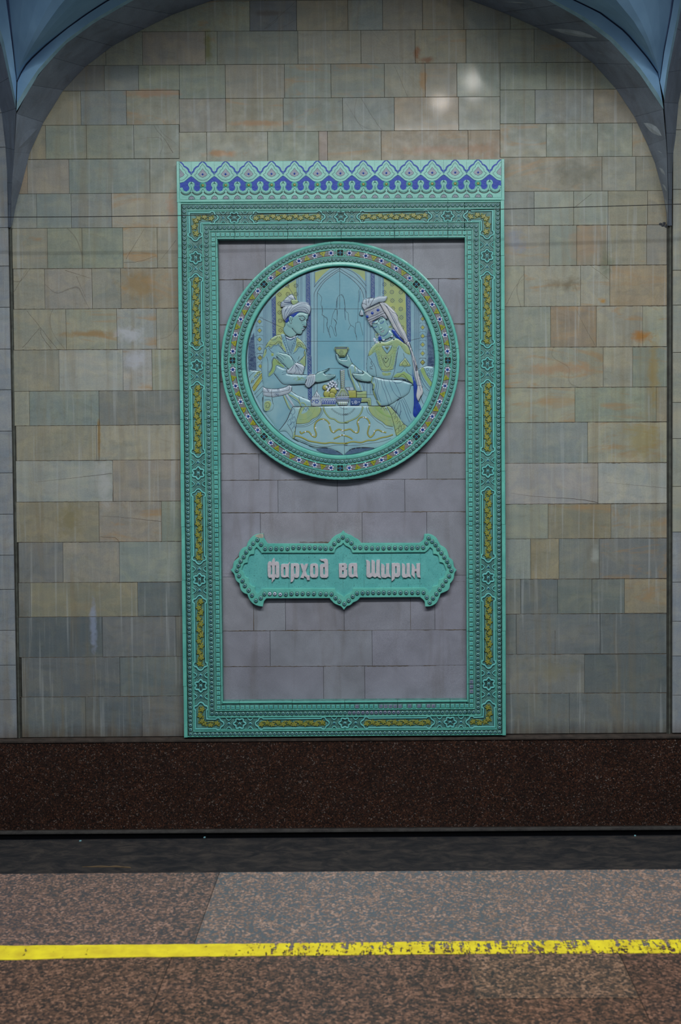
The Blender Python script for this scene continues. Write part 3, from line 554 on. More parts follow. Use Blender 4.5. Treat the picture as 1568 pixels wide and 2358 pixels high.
for nm, oL, oT, oR, oB in (('outer', 15.6, 9.6, W_-15.2, H_-6.6), ('inner', 66, 57.4, W_-64.8, H_-54.4)):
    m = MB(); pt_ = 10.3
    for x in (oL, oR): beadrow(m, (x, oT-5), (x, oB+5), int(round((oB-oT+10)/pt_)))
    for y in (oT, oB): beadrow(m, (oL+5.5, y), (oR-5.5, y), int(round((oR-oL-11)/pt_)))
    m.build('bead_moulding', [GB, DOT, DKL, PLW], parent=frame)
cs = MB()
def sq(u, v):
    worn = (v > H_-80 and 378 < u < 590 and random.random() < .7) or (u > W_-90 and H_-130 < v < H_-100)
    cs.slab(KF, u-4.1, u+4.1, v-4.1, v+4.1, h0-.001, h0+.006, .7, .002, 2 if worn else 0)
    cs.ribbon(KF, [(u-2.6, v), (u+2.6, v)], 1.1, h0+.005, h0+.0066, mi=1); cs.ribbon(KF, [(u, v-2.6), (u, v+2.6)], 1.1, h0+.005, h0+.0066, mi=1)
xL, xR, yT, yB = 81.6, W_-80.2, 73.2, H_-68.9
n = int(round((yB-yT)/11.15))
for i in range(n+1):
    for x in (xL, xR): sq(x+random.uniform(-.2, .2), yT+(yB-yT)*i/n)
n = int(round((xR-xL)/11.1))
for i in range(1, n):
    for y in (yT, yB): sq(xL+(xR-xL)*i/n, y+random.uniform(-.2, .2))
cs.build('cross_moulding', [GT, BLN, PLW], parent=frame)
# --- rosettes, crossings and vine cartouches of the channel
def AX(c, vert, sgn=1):                     # (a along the channel, b across) -> frame u,v
    return (lambda a, b: (c[0]+b, c[1]+a*sgn)) if vert else (lambda a, b: (c[0]+a*sgn, c[1]+b*.88))
def mapk(f): return lambda a, b, h: KF(*f(a, b), h)
def lobes(r, amp, n, ph=0, k=60): return [((r+amp*math.cos(n*t+ph))*math.cos(t), (r+amp*math.cos(n*t+ph))*math.sin(t)) for t in [2*math.pi*i/k for i in range(k)]]
def rosette(c, vert):
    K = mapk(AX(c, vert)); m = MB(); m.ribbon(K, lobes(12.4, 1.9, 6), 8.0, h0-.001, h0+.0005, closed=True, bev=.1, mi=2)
    m.ribbon(K, lobes(12.4, 1.9, 6), 4.8, h0-.001, h0+.0075, closed=True, bev=.3)
    for k in range(6):
        a = math.pi/3*k; m.poly(K, [(6.4*math.cos(a)+2.5*math.cos(t)*math.cos(a)-1.7*math.sin(t)*math.sin(a), 6.4*math.sin(a)+2.5*math.cos(t)*math.sin(a)+1.7*math.sin(t)*math.cos(a)) for t in [math.pi/4*q for q in range(8)]], h0-.001, h0+.0012, .2, 2)
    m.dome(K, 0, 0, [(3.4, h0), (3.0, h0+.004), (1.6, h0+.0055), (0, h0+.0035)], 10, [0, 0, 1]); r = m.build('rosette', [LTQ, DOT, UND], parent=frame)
    for s_ in (-1, 1):
        x = MB(); o = 25*s_
        x.dome(K, o, 0, [(3.3, h0), (3.0, h0+.004), (2.0, h0+.006), (0, h0+.0045)], 10, [0, 0, 1])
        for b in (-1, 1):
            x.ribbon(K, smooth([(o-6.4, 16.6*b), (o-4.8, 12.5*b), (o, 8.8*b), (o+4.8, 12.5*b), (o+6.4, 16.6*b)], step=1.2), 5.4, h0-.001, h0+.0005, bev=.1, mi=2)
            x.ribbon(K, smooth([(o-6.4, 16.6*b), (o-4.8, 12.5*b), (o, 8.8*b), (o+4.8, 12.5*b), (o+6.4, 16.6*b)], step=1.2), 2.9, h0-.001, h0+.007, bev=.3)
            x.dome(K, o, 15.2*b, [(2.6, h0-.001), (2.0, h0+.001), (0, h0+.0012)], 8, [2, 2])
            for e in (-1, 1):
                x.ribbon(K, [(o+e*2.6, 2.6*b), (o+e*8.6, 8.6*b)], 1.4, h0-.001, h0+.0012, mi=2)
        x.build('crossing', [LTQ, DOT, UND], parent=r)
def flower(m, K, a, b, r, h, mi=0, n=5, ph=None):
    ph = random.random()*6 if ph is None else ph
    m.poly(K, [((a+(r*(.74+.26*math.cos(n*t))*math.cos(t+ph))), b+r*(.74+.26*math.cos(n*t))*math.sin(t+ph)) for t in [2*math.pi*i/(n*5) for i in range(n*5)]], h-.003, h+.0035, .5, mi)
    m.dome(K, a, b, [(r*.3, h+.003), (0, h+.005)], 6, [mi])
TIP = [(-21, 12.6), (-18.6, 12.6)]+smooth([(-18.4, 12.8), (-17.0, 15.0), (-12.5, 15.9), (-9.0, 13.6), (-7.8, 9.6)], step=1.2)+smooth([(-7.4, 9.2), (-5.6, 7.4), (-3.0, 5.6), (-.8, 3.0), (0, 0)], step=1.2)
def vine(K, path, nf, ph=0):
    """olive vine: two crossing stems with flowers; path gives (a, centre, normal) samples"""
    m = MB(); L = len(path)-1
    for s_ in (1, -1):
        pp = []
        for i, (p, nrm) in enumerate(path):
            a = i/L*nf*math.pi*.5+ph; o = s_*5.6*math.sin(a)*(1 if 0 < i < L else .3); pp.append((p[0]+nrm[0]*o, p[1]+nrm[1]*o))
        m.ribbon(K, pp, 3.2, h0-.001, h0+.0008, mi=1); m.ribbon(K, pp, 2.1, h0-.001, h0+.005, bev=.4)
    for k in range(nf):
        i = int((k+.5)/nf*L); p, nrm = path[i]; o = 2.4*(-1)**k; q = (p[0]+nrm[0]*o, p[1]+nrm[1]*o); flower(m, K, q[0], q[1], 7.6, h0+.0005, 1, ph=k); flower(m, K, q[0], q[1], 6.2, h0+.004, 0, ph=k); m.dome(K, q[0], q[1], [(1.3, h0+.007), (0, h0+.0096)], 6, [1])
        o = -5.4*(-1)**k; q = (p[0]+nrm[0]*o, p[1]+nrm[1]*o); j = min(L, i+4); q2 = path[j][0]
        m.ribbon(K, smooth([q, (q[0]*.5+q2[0]*.5+nrm[0]*o*.5, q[1]*.5+q2[1]*.5+nrm[1]*o*.5), q2], step=1.5), 1.8, h0-.001, h0+.0045, bev=.4)
        for e in (3, -3):
            jj = max(0, min(L, i+e)); pp = path[jj][0]; oo = 5.0*(-1)**(k+(e > 0)); m.dome(K, pp[0]+path[jj][1][0]*oo, pp[1]+path[jj][1][1]*oo, [(2.3, h0), (1.7, h0+.004), (0, h0+.005)], 6)
    return m
def cartouche(f, a0, a1):
    K = mapk(f); m = MB(); tip = smooth(TIP, step=1.5)
    o = [(a1+a, b) for a, b in tip]+[(a1+a, -b) for a, b in reversed(tip[:-1])]+[(a0-a, -b) for a, b in tip]+[(a0-a, b) for a, b in reversed(tip[:-1])]
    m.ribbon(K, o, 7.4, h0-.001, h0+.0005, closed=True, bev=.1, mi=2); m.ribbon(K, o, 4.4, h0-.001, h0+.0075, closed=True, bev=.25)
    for s_ in (-1, 1):
        m.ribbon(K, [(a0+21, 16.6*s_), (a1-21, 16.6*s_)], .9, h0-.001, h0+.0016, mi=1)
        m.ribbon(K, [(a0+14, 10.6*s_), (a1-14, 10.6*s_)], 1.0, h0-.001, h0+.0010, mi=2)
    r = m.build('vine_cartouche', [LTQ, BLN, UND], parent=frame)
    L = a1-a0-18; path = [((a0+9+L*i/90, 0), (0, 1)) for i in range(91)]
    vine(K, path, 12 if L > 140 else 6, random.random()).build('vine', [YEL, VDK], parent=r)
for x in (cL, cR):
    for v in rosV: rosette((x, v), True)
    for k in range(4): cartouche(AX((x, 0), True), rosV[k]+36.5, rosV[k+1]-36.5)
for y in (cT, cB):
    for u in rosU: rosette((u, y), False)
    for k in range(2): cartouche(AX((0, y), False), rosU[k]+36.5, rosU[k+1]-36.5)
for cx, cy, su, sv_ in ((cL, cT, 1, 1), (cR, cT, -1, 1), (cL, cB, 1, -1), (cR, cB, -1, -1)):
    lu = (rosU[0]-36.5-cL) if su > 0 else (cR-rosU[-1]-36.5); lv = (rosV[0]-36.5-cT) if sv_ > 0 else (cB-rosV[-1]-36.5)
    f = lambda a, b, cx=cx, cy=cy, su=su, sv_=sv_: (cx+su*a, cy+sv_*(b*.88 if abs(b) < 18 else b-math.copysign(2.16, b))); K = mapk(f); tip = TIP; m = MB()
    o = [(lu+a, -b) for a, b in tip]+[(lu+a, b) for a, b in reversed(tip[:-1])]+[(13.2, 13.2)]+[(b, lv+a) for a, b in tip]+[(-b, lv+a) for a, b in reversed(tip[:-1])]+[(-13.2, -13.2)]
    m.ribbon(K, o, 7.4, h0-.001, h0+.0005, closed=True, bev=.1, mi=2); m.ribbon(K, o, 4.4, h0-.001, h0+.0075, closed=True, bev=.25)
    m.ribbon(K, [(lu-20, -16.6), (-16.6, -16.6), (-16.6, lv-20)], .9, h0-.001, h0+.0016, mi=1); m.ribbon(K, [(lu-20, 16.6), (16.6, 16.6), (16.6, lv-20)], .9, h0-.001, h0+.0016, mi=1)
    r = m.build('corner_cartouche', [LTQ, BLN, UND], parent=frame)
    n1 = 30; path = [((0, lv-9-(lv-9)*i/n1), (1, 0)) for i in range(n1)]+[((0, 0), (.7, -.7))]+[(((lu-9)*i/n1, 0), (0, -1)) for i in range(1, n1+1)]
    vine(K, path, 6, random.random()).build('vine', [YEL, VDK], parent=r)
# --- frieze of palmettes above the frame
fr = empty('palmette_frieze', (FX0+W_*SPX/2, DW, FZ0), label='row of cobalt and turquoise palmette tiles topping the ceramic frame', category='frieze')
FT = -93.6; m = MB(); U0 = 7.0; U1 = W_-7.5; pf = (U1-U0)/14
m.slab(KF, 0, W_, FT, -.4, .002, h0+.004, .5, .001, 0)
m.slab(KF, 0, 5.8, FT-.3, -.4, h0, hF+.003, .5, .001, 0); m.slab(KF, W_-6.3, W_, FT-.3, -.4, h0, hF+.003, .5, .001, 0)
seg(m, (6, -3.6), (W_-6, -3.6), 6.4, h0, hF+.002, ju, 0, .15)
for k in range(14): m.ribbon(KF, [(U0+pf*(k+.5), FT+.5), (U0+pf*(k+.5), -7)], .7, h0, h0+.0046, mi=1)
m.ribbon(KF, [(U0, -7.2), (U1, -7.2)], .7, h0, h0+.005, mi=1)
m.build('frieze_tile', [GT, GAP], parent=fr)
def clipu(pts): return [(min(max(x, U0), U1), y) for x, y in pts]
def sc(x, y): return ((x-807)/13.067, (y-68)/13.067)        # traced motif, one pitch wide
PAL = [(800, 100), (850, 140), (900, 200), (935, 260), (1000, 320), (1050, 400), (1110, 440), (1150, 505), (1085, 545), (1010, 610), (930, 670), (807, 698)]
INN = [(807, 165), (860, 215), (890, 260), (895, 300), (950, 340), (985, 430), (1050, 475), (1000, 540), (920, 610), (807, 640)]
DIA = [(807, 290), (850, 340), (890, 390), (940, 460), (905, 510), (860, 525), (807, 550)]
def sym(p): q = [sc(*a) for a in p]; return q+[(-x, y) for x, y in reversed(q[1:-1] if abs(q[0][0]) < .6 and abs(q[-1][0]) < .6 else q)]
def cusp(segs):                             # lobed outline: arcs joined at cusps, mirrored
    q = []
    for s_ in segs: a = smooth([sc(*p) for p in s_], step=1.2); q += a if not q else a[1:]
    q[0] = (0, q[0][1]); q[-1] = (0, q[-1][1]); return q+[(-x, y) for x, y in reversed(q[1:-1])]
PALs = cusp([[(807, 95), (850, 130), (895, 175), (925, 235)], [(925, 235), (990, 270), (1040, 325), (1058, 385)], [(1058, 385), (1110, 430), (1150, 505)], [(1150, 505), (1085, 545), (1000, 615), (920, 675), (807, 700)]])
INNs = cusp([[(807, 150), (850, 200), (885, 240), (895, 290)], [(895, 290), (945, 325), (980, 370), (985, 425)], [(985, 425), (1020, 445), (1058, 480)], [(1058, 480), (1000, 550), (920, 615), (807, 642)]])
DIAs = cusp([[(807, 285), (850, 345), (890, 390), (945, 455)], [(945, 455), (900, 510), (860, 525), (807, 552)]])
BLU = [sc(*a) for a in [(807, 610), (920, 560), (1000, 545), (1100, 520), (1160, 530), (1160, 640), (1100, 690), (1060, 760), (1080, 850), (1060, 920), (990, 955), (920, 930), (890, 860), (870, 830), (807, 850)]]
BLU = BLU+[(-x, y) for x, y in reversed(BLU[1:-1])]; BLU = [(max(-26.2, min(26.2, x)), y) for x, y in BLU]
SCR = [sc(*a) for a in [(1160, 700), (1100, 710), (1078, 770), (1108, 830), (1112, 900), (1080, 965), (1000, 1000), (920, 990), (860, 930), (845, 890), (807, 870)]]
SCR = SCR+[(-x, y) for x, y in reversed(SCR[:-1])]
m = MB(); m.slab(KF, U0, U1, FT+32.5, FT+51, h0, h0+.0050, .1, .0001, 0)
m.build('blue_ground', COB, parent=fr)
for k in range(15):
    u = U0+pf*k
    def shift(p): return clipu([(u+x, FT+y) for x, y in p])
    def ok(p):
        a = np.array(p); return (a[:, 0].max()-a[:, 0].min()) > 2
    def part(mm, p, ha, hb, bev, mi):
        q = []
        for a in shift(p):
            if not q or math.dist(a, q[-1]) > .05: q.append(a)
        if math.dist(q[0], q[-1]) < .05: q.pop()
        mm.poly(KF, q, ha, hb, bev if 0 < k < 14 else .1, mi)
    m = MB()
    part(m, BLU, h0, h0+.0054, .1, 1)
    cv = [(-26, 30), (-23, 26), (-20, 18), (-14.5, 11), (-8, 4), (-2, .8)]
    part(m, [(max(-25.6, min(25.6, x*1.16)), max(.5, (y-33)*1.04+30.5)) for x, y in PALs if y < 34.5], h0, h0+.0053, .2, 1)
    sp = smooth([(u+x, FT+y) for x, y in SCR], step=1.5); sp = [a for a in sp if U0+1 <= a[0] <= U1-1]
    dn = [(x, y+3.4) for x, y in sp if y > FT+62]
    for e in (-1, 1):
        b_ = [(u+e*13.4+13.2*math.cos(t), FT+62.5+12.2*math.sin(t)) for t in [math.pi*(.16+.68*i/14) for i in range(15)]]; b_ = [a for a in b_ if U0+.5 <= a[0] <= U1-.5]
        if len(b_) > 2: m.ribbon(KF, [(x, y+1.1) for x, y in b_], 5.0, h0, h0+.0049, mi=3)
    m.ribbon(KF, sp, 6.6, h0, h0+.0072, bev=.2, mi=0); m.ribbon(KF, sp, 5.4, h0, h0+.0105, bev=.3, mi=0)
    if 0 < k < 14: m.dome(KF, u, FT+54.6, [(8.0, h0+.004), (7.6, h0+.0075), (0, h0+.0085)], 14, [0, 0])
    part(m, PALs, h0, h0+.0085, .6, 0)
    def rib(p, w, hh, mi):
        q = [a for a in [(u+x, FT+y) for x, y in p] if U0 <= a[0] <= U1]
        if k in (0, 14):
            q.sort(key=lambda a: a[1]) if False else None
            lo = [a for a in q]; st = max(range(len(lo)), key=lambda i: math.dist(lo[i], lo[i-1])) if len(lo) > 2 else 0; q = lo[st:]+lo[:st]
        if len(q) > 2: m.ribbon(KF, q, w, h0+.006, hh, closed=(0 < k < 14), mi=mi)
    rib(INNs, 1.5, h0+.0089, 3); ins = [(x*.90, (y-31)*.90+31) for x, y in INNs]; part(m, ins, h0+.008, h0+.0098, .5, 0)
    part(m, DIAs, h0+.009, h0+.0104, .2, 4); rib(DIAs, 1.3, h0+.0110, 3)
    if 0 < k < 14:
        m.dome(KF, u, FT+29.8, [(2.6, h0+.0124), (2.2, h0+.0132), (0, h0+.0136)], 4, [1, 1]); 
        m.dome(KF, u, FT+54.6, [(4.6, h0+.004), (4.2, h0+.008), (3.4, h0+.009), (3.2, h0+.011), (1.4, h0+.013), (0, h0+.0115)], 12, [0, 0, 5, 5, 5])
    for e in (0, .5):
        x = u+pf*e
        if U0+4 < x < U1-4:
            m.ribbon(KF, [(x+7.2*math.cos(t), FT+86.4-8.2*math.sin(t)) for t in [math.pi*i/10 for i in range(11)]], 1.3, h0+.003, h0+.0062, mi=3)
            m.poly(KF, [(x+5.4*math.cos(t), FT+86-6.3*math.sin(t)) for t in [math.pi*i/8 for i in range(9)]], h0+.003, h0+.0085, .5, 4)
            m.ribbon(KF, [(x+3*math.cos(t), FT+86-3.6*math.sin(t)) for t in [math.pi*i/8 for i in range(9)]], .7, h0+.007, h0+.0092, mi=3)
    m.build('palmette', [GT, COB, GAP, DKL, PLW, YEL], parent=fr)
# ------------------------------------------------------------------ round ceramic medallion
MCX, MCY, MR = 783.2, 830.3, 275.0
KM = KP(.06)
o_ = KM(MCX, MCY+MR, 0)
med = empty('ceramic_medallion', (KM(MCX, MCY, 0)[0], DW, o_[2]), label='round turquoise ceramic medallion with relief of a man and crowned woman at table', category='medallion')
LIL = glaze('lilac_ground', (134, 128, 134), (104, 98, 104), .5, 40); WHT = glaze('white_glaze', (210, 216, 228), (184, 194, 216), .25, 40, spec=.7); YGR = glaze('lemon_green', (168, 166, 40), (128, 142, 52), .3, 60, spec=.6)
m = MB(); SG = 360
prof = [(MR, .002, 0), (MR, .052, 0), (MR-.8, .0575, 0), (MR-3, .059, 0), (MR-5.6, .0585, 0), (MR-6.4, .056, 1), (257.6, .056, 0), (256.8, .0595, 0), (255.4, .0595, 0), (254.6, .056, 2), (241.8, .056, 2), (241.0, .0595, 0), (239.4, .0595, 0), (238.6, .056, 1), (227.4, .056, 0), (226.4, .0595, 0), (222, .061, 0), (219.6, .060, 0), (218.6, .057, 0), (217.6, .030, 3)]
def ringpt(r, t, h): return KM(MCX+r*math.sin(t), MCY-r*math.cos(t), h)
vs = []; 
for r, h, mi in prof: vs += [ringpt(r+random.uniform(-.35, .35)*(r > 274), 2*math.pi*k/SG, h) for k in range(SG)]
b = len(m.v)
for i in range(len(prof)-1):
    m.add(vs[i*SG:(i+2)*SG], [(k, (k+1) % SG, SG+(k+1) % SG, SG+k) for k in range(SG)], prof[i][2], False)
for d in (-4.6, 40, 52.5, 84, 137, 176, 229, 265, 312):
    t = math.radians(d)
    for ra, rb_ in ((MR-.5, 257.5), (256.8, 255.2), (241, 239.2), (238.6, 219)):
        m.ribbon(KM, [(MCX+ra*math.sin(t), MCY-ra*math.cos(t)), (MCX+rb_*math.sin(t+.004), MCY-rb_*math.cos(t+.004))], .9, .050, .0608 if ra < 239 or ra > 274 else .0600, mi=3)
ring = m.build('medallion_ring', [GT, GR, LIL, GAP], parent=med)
MBD = [(5.0, .0555), (4.6, .060), (3.9, .0635), (2.7, .066), (1.5, .0658), (0, .0632)]
def beadring(r, n, nm):
    m = MB()
    for k in range(n):
        t = 2*math.pi*(k+.5)/n; s_ = random.uniform(.94, 1.03)
        m.dome(KM, MCX+r*math.sin(t), MCY-r*math.cos(t), [(a*s_*.95, h) for a, h in MBD], 10, [2, 0, 0, 0, 1])
    m.build(nm, [GB, DOT, DKL], parent=med)
beadring(263.6, 176, 'bead_moulding'); beadring(232.8, 152, 'bead_moulding')
RB = 248.2; hb = .056
def Kt(t0, r0=RB):                          # local map on the ring: a tangential, b radial (outwards)
    def k(a, b, h):
        t = t0+a/r0; return ringpt(r0+b, t, h)
    return k
vn = MB()
for s8 in range(8):
    q0 = math.radians(45*s8); K = Kt(q0); m = MB()
    m.poly(K, lobes(7.6, .9, 4, math.pi, 32), hb-.001, hb+.0012, .1, 3)
    m.ribbon(K, lobes(8.8, 1.5, 4, math.pi, 36), 2.6, hb-.001, hb+.0045, closed=True, bev=.3, mi=0)
    for k in range(4):
        a = math.pi/2*k; m.ribbon(K, [(0, 0), (4.8*math.cos(a), 4.8*math.sin(a))], 2.4, hb, hb+.004, bev=.3, mi=4)
        m.ribbon(K, [(0, 0), (3.2*math.cos(a), 3.2*math.sin(a))], 1.0, hb+.001, hb+.0052, bev=.3, mi=1)
    for e in (-1, 1):
        for f in (-1, 1):
            m.ribbon(K, [(e*4.5, f*8.4), (e*10.5, f*4.4), (e*13.6, f*6.6)], 2.6, hb-.001, hb+.0042, bev=.3, mi=0); m.poly(K, [(e*8.2, f*7.0), (e*10.4, f*5.8), (e*11.6, f*7.6)], hb, hb+.0016, .1, 3)
        m.ribbon(K, [(e*14.6, -8), (e*13.4, -3.6), (e*11.8, 0), (e*13.4, 3.6), (e*14.6, 8)], 1.8, hb-.001, hb+.0042, bev=.3, mi=0)
    m.build('quatrefoil', [GT, BLN, WHT, GAP, glaze('sky_glaze', (96, 176, 196), (80, 156, 184), .3)], parent=med)
    # snaking stem through the sector
    a0 = .060; a1 = math.pi/4-.060; L = 60; pp = []; p2 = []
    for i in range(L+1):
        t = a0+(a1-a0)*i/L; ph = (i/L)*math.pi*8.2; x = MCX; r = RB+5.3*math.sin(ph*.5+.6+s8); r2 = RB-5.3*math.sin(ph*.5+.6+s8)
        T = q0+t; pp.append((MCX+r*math.sin(T), MCY-r*math.cos(T))); p2.append((MCX+r2*math.sin(T), MCY-r2*math.cos(T)))
    vn.ribbon(KM, pp, 1.6, hb-.001, hb+.0032, bev=.3, mi=0)
    for rr in (254.3, 242.2):
        vn.ribbon(KM, [(MCX+rr*math.sin(q0+a0+(a1-a0)*i/30), MCY-rr*math.cos(q0+a0+(a1-a0)*i/30)) for i in range(31)], 1.1, hb-.001, hb+.0006, mi=1)
    for k in range(5):
        t = q0+math.radians(4.9+8.8*k); K = Kt(t); m = MB(); ph = random.random()
        m.poly(K, [((7.4 if j % 2 == 0 else 5.2)*math.cos(math.pi*j/6+ph), (7.4 if j % 2 == 0 else 5.2)*math.sin(math.pi*j/6+ph)) for j in range(12)], hb-.001, hb+.0010, .2, 2)
        for j in range(6):
            a = math.pi/3*j+ph; m.dome(K, 4.7*math.cos(a), 4.7*math.sin(a), [(2.5, hb), (2.2, hb+.0036), (0, hb+.0048)], 8, [0, 0])
            m.ribbon(K, [(1.2*math.cos(a+.52), 1.2*math.sin(a+.52)), (4.6*math.cos(a+.52), 4.6*math.sin(a+.52))], .7, hb, hb+.0050, mi=1)
        m.dome(K, 0, 0, [(1.7, hb+.002), (1.3, hb+.006), (0, hb+.0064)], 8, [1, 1]); m.build('flower', [WHT, COB, GAP], parent=med)
        if k < 4:
            K = Kt(q0+math.radians(9.3+8.8*k)); sg = (-1)**k; m = MB(); tr = [(-6.6, -4.4*sg), (6.6, -5.2*sg), (4.2, -.6*sg), (1.2, 6.6*sg), (-1.8, 2.0*sg), (-4.8, -.8*sg)]
            m.poly(K, [(x*1.14, y*1.14) for x, y in tr], hb-.001, hb+.0008, .1, 1); m.poly(K, tr, hb-.001, hb+.0042, .7, 0)
            m.ribbon(K, [(0, -3*sg), (0, 1.5*sg)], .8, hb+.003, hb+.0048, mi=1); m.ribbon(K, [(-2.4, -2*sg), (0, -.4*sg), (2.4, -2*sg)], .7, hb+.003, hb+.0048, mi=1); m.build('leaf', [YGR, DKL], parent=med)
vn.build('ring_stem', [glaze('stem_white', (156, 196, 186), (120, 170, 160), .3), GAP], parent=med)
# ------------------------------------------------------------------ relief picture
CROPS = {'1': (2.7034, 500, 540), '2': (6.817, 570, 600), '3': (6.533, 770, 600), '4': (6.817, 570, 820), '5': (6.533, 770, 820), '6': (19.6, 640, 680), '7': (13.067, 825, 675), '8': (13.067, 600, 770), '9': (13.067, 840, 770)}
def T(s):
    """'6 10,20 30,40 5 7,8' -> outline points; a bare digit switches the sheet the numbers were read from"""
    k = CROPS['1']; o = []
    for w in s.split():
        if ',' not in w: k = CROPS[w]
        else: x, y = w.split(','); o.append((k[1]+float(x)/k[0], k[2]+float(y)/k[0]))
    return o
RC = 216.6
def clampc(p):
    x, y = p[0]-784, p[1]-831; r = math.hypot(x, y); return p if r <= RC else (784+x*RC/r, 831+y*RC/r)
REG = []
def HF(q):
    q = np.array(q, float); h = np.full(len(q), .0345)
    for po, lo, hi, base, bulge, rad in REG:
        c = (q[:, 0] >= lo[0]) & (q[:, 0] <= hi[0]) & (q[:, 1] >= lo[1]) & (q[:, 1] <= hi[1])
        if not c.any(): continue
        idx = np.where(c)[0]; s_ = q[idx]; ins = inside(s_, po)
        if not ins.any(): continue
        idx = idx[ins]; d = np.clip(dist(s_[ins], po)/rad, 0, 1); h[idx] = np.maximum(h[idx], base+bulge*np.sqrt(np.maximum(0, 1-(1-d)**2)))
    return h
def fill(m, s, base, bulge, rad, mi=0, sp=2.6, sm=True, cl=True, raw=None):
    p = raw or T(s); p = smooth(p, True, 2.2) if sm else p
    if cl: p = [clampc(a) for a in p]
    q = [p[0]]
    for a in p[1:]:
        if math.dist(a, q[-1]) > .35: q.append(a)
    if math.dist(q[0], q[-1]) < .35: q.pop()
    po = np.array(q); lo, hi = po.min(0), po.max(0)
    gx, gy = np.meshgrid(np.arange(lo[0], hi[0], sp), np.arange(lo[1], hi[1], sp)); g = np.stack([gx.ravel(), gy.ravel()], 1)
    if len(g): g = g[inside(g, po)]
    if len(g): g = g[dist(g, po) > sp*.45]
    n = len(q); extra = []
    V = [Vector((float(a[0]), float(a[1]))) for a in q]+[Vector((float(a[0]), float(a[1]))) for a in g]
    r = geometry.delaunay_2d_cdt(V, [(i, (i+1) % n) for i in range(n)], [], 1, 1e-4)
    pts = np.array([(v.x, v.y) for v in r[0]]); d = np.clip(dist(pts, po)/rad, 0, 1); h = base+bulge*np.sqrt(np.maximum(0, 1-(1-d)**2))
    m.add([KM(a[0], a[1], b_) for a, b_ in zip(pts, h)], [tuple(f) for f in r[2]], mi, bulge > .0008)
    m.add([KM(a[0], a[1], base) for a in q]+[KM(a[0], a[1], .030) for a in q], [(i, (i+1) % n, n+(i+1) % n, n+i) for i in range(n)], mi)
    REG.append((po, lo, hi, base, bulge, rad)); return q
def line(m, s, w=1.1, mi=0, dh=.0009, closed=False, sm=True, raw=None):
    p = raw or T(s); p = smooth(p, closed, 1.8) if sm else p
    if closed: p = list(p)+[p[0]]
    d = [p[0]]
    for a, b in zip(p[:-1], p[1:]):
        k = max(1, int(math.dist(a, b)/1.8+.5)); d += [(a[0]+(b[0]-a[0])*i/k, a[1]+(b[1]-a[1])*i/k) for i in range(1, k+1)]
    p = [q for i, q in enumerate(d) if i == 0 or math.dist(q, d[i-1]) > .05]; w = w*1.38 if w < 2 else w
    run = []
    def flush():
        if len(run) > 1: m.ribbon(KM, run, w, -.0012, dh, closed=False, bev=.35, mi=mi, hs=HF(run))
    for a in p:
        if math.hypot(a[0]-784, a[1]-831) < RC: run.append(a)
        else: flush(); run = []
    flush()
def dots(m, pts, r, mi=0, hh=.0022, mc=None, seg=8):
    h = HF(pts)
    for (x, y), g in zip(pts, h):
        if math.hypot(x-784, y-831) > RC-1: continue
        m.dome(KM, x, y, [(r, g-.001), (r*.85, g+hh*.7), (r*.4, g+hh), (0, g+hh)], seg, [mi, mi, mi if mc is None else mc])
def along(p, step, off=0):
    p = smooth(p, False, .8); o = []; acc = off
    for a, b in zip(p[:-1], p[1:]):
        acc += math.dist(a, b)
        if acc >= step: o.append(b); acc = 0
    return o
def circ(c, r, k=12): return [(c[0]+r*math.cos(2*math.pi*i/k), c[1]+r*math.sin(2*math.pi*i/k)) for i in range(k)]
PAN = glaze('panel_blue', (150, 182, 194), (132, 170, 186), .22, 7, spec=.6, bump=.25); SKY = glaze('sky_blue', (136, 178, 192), (116, 166, 184), .2, 6, spec=.7, bump=.3)
YEP = glaze('yellow_ground', (172, 180, 116), (150, 170, 128), .3, 9); NAV = glaze('navy_strip', (62, 88, 142), (50, 76, 130), .35, 60); DKB = glaze('dark_block', (84, 108, 134), (66, 90, 120), .4, 60)
SKN = glaze('skin_teal', (144, 182, 182), (128, 172, 178), .24, 8, spec=.6); HAI = glaze('hair_blue', (30, 56, 150), (44, 76, 166), .25, 30); TUR = glaze('turban_white', (182, 192, 204), (158, 176, 192), .28, 20)
ROB = glaze('robe_teal', (144, 180, 190), (126, 168, 184), .26, 9, spec=.6); GLD = glaze('gold_green', (162, 178, 124), (142, 170, 136), .3, 30); GRN = glaze('leaf_green', (138, 172, 110), (150, 172, 118), .3, 30)
LNB = glaze('line_brown', (56, 50, 58), (46, 48, 62), .5, bump=0); LNI = glaze('line_blue', (44, 66, 116), (40, 60, 100), .5, bump=0); LNW = glaze('line_white', (168, 182, 200), None, .4, bump=0)
VEI = glaze('veil_white', (200, 198, 202), (178, 184, 192), .3, 12); CRO = glaze('crown_lilac', (166, 168, 178), (136, 140, 156), .3, 60); CLO = glaze('cloth_teal', (156, 188, 194), (140, 178, 190), .26, 9); BLK = glaze('moustache', (56, 60, 78), None, .5)
YLP = glaze('pale_olive', (170, 172, 90), (158, 156, 92), .3, 40)
MT = [PAN, SKY, YEP, NAV, DKB, SKN, HAI, TUR, ROB, GLD, GRN, LNB, LNI, LNW, VEI, CRO, CLO, BLK, YLP, WHT]
iPAN, iSKY, iYEP, iNAV, iDKB, iSKN, iHAI, iTUR, iROB, iGLD, iGRN, iLB, iLI, iLW, iVE, iCR, iCL, iBK, iYE, iWH = range(20)
pb = MB(); fill(pb, '', .0345, 0, 5, iPAN, 8, sm=False, raw=circ((784, 831), 218.5, 120)); REG.clear()
B0 = .0349
fill(pb, '1 622,358 630,335 655,308 700,268 735,240 762,222 795,243 845,280 880,318 892,350 918,470 918,845 860,905 800,905 697,905 628,905 622,905 620,600', B0, 0, 5, iSKY, 9, sm=False)
pb.build('relief_backdrop', MT, parent=med)
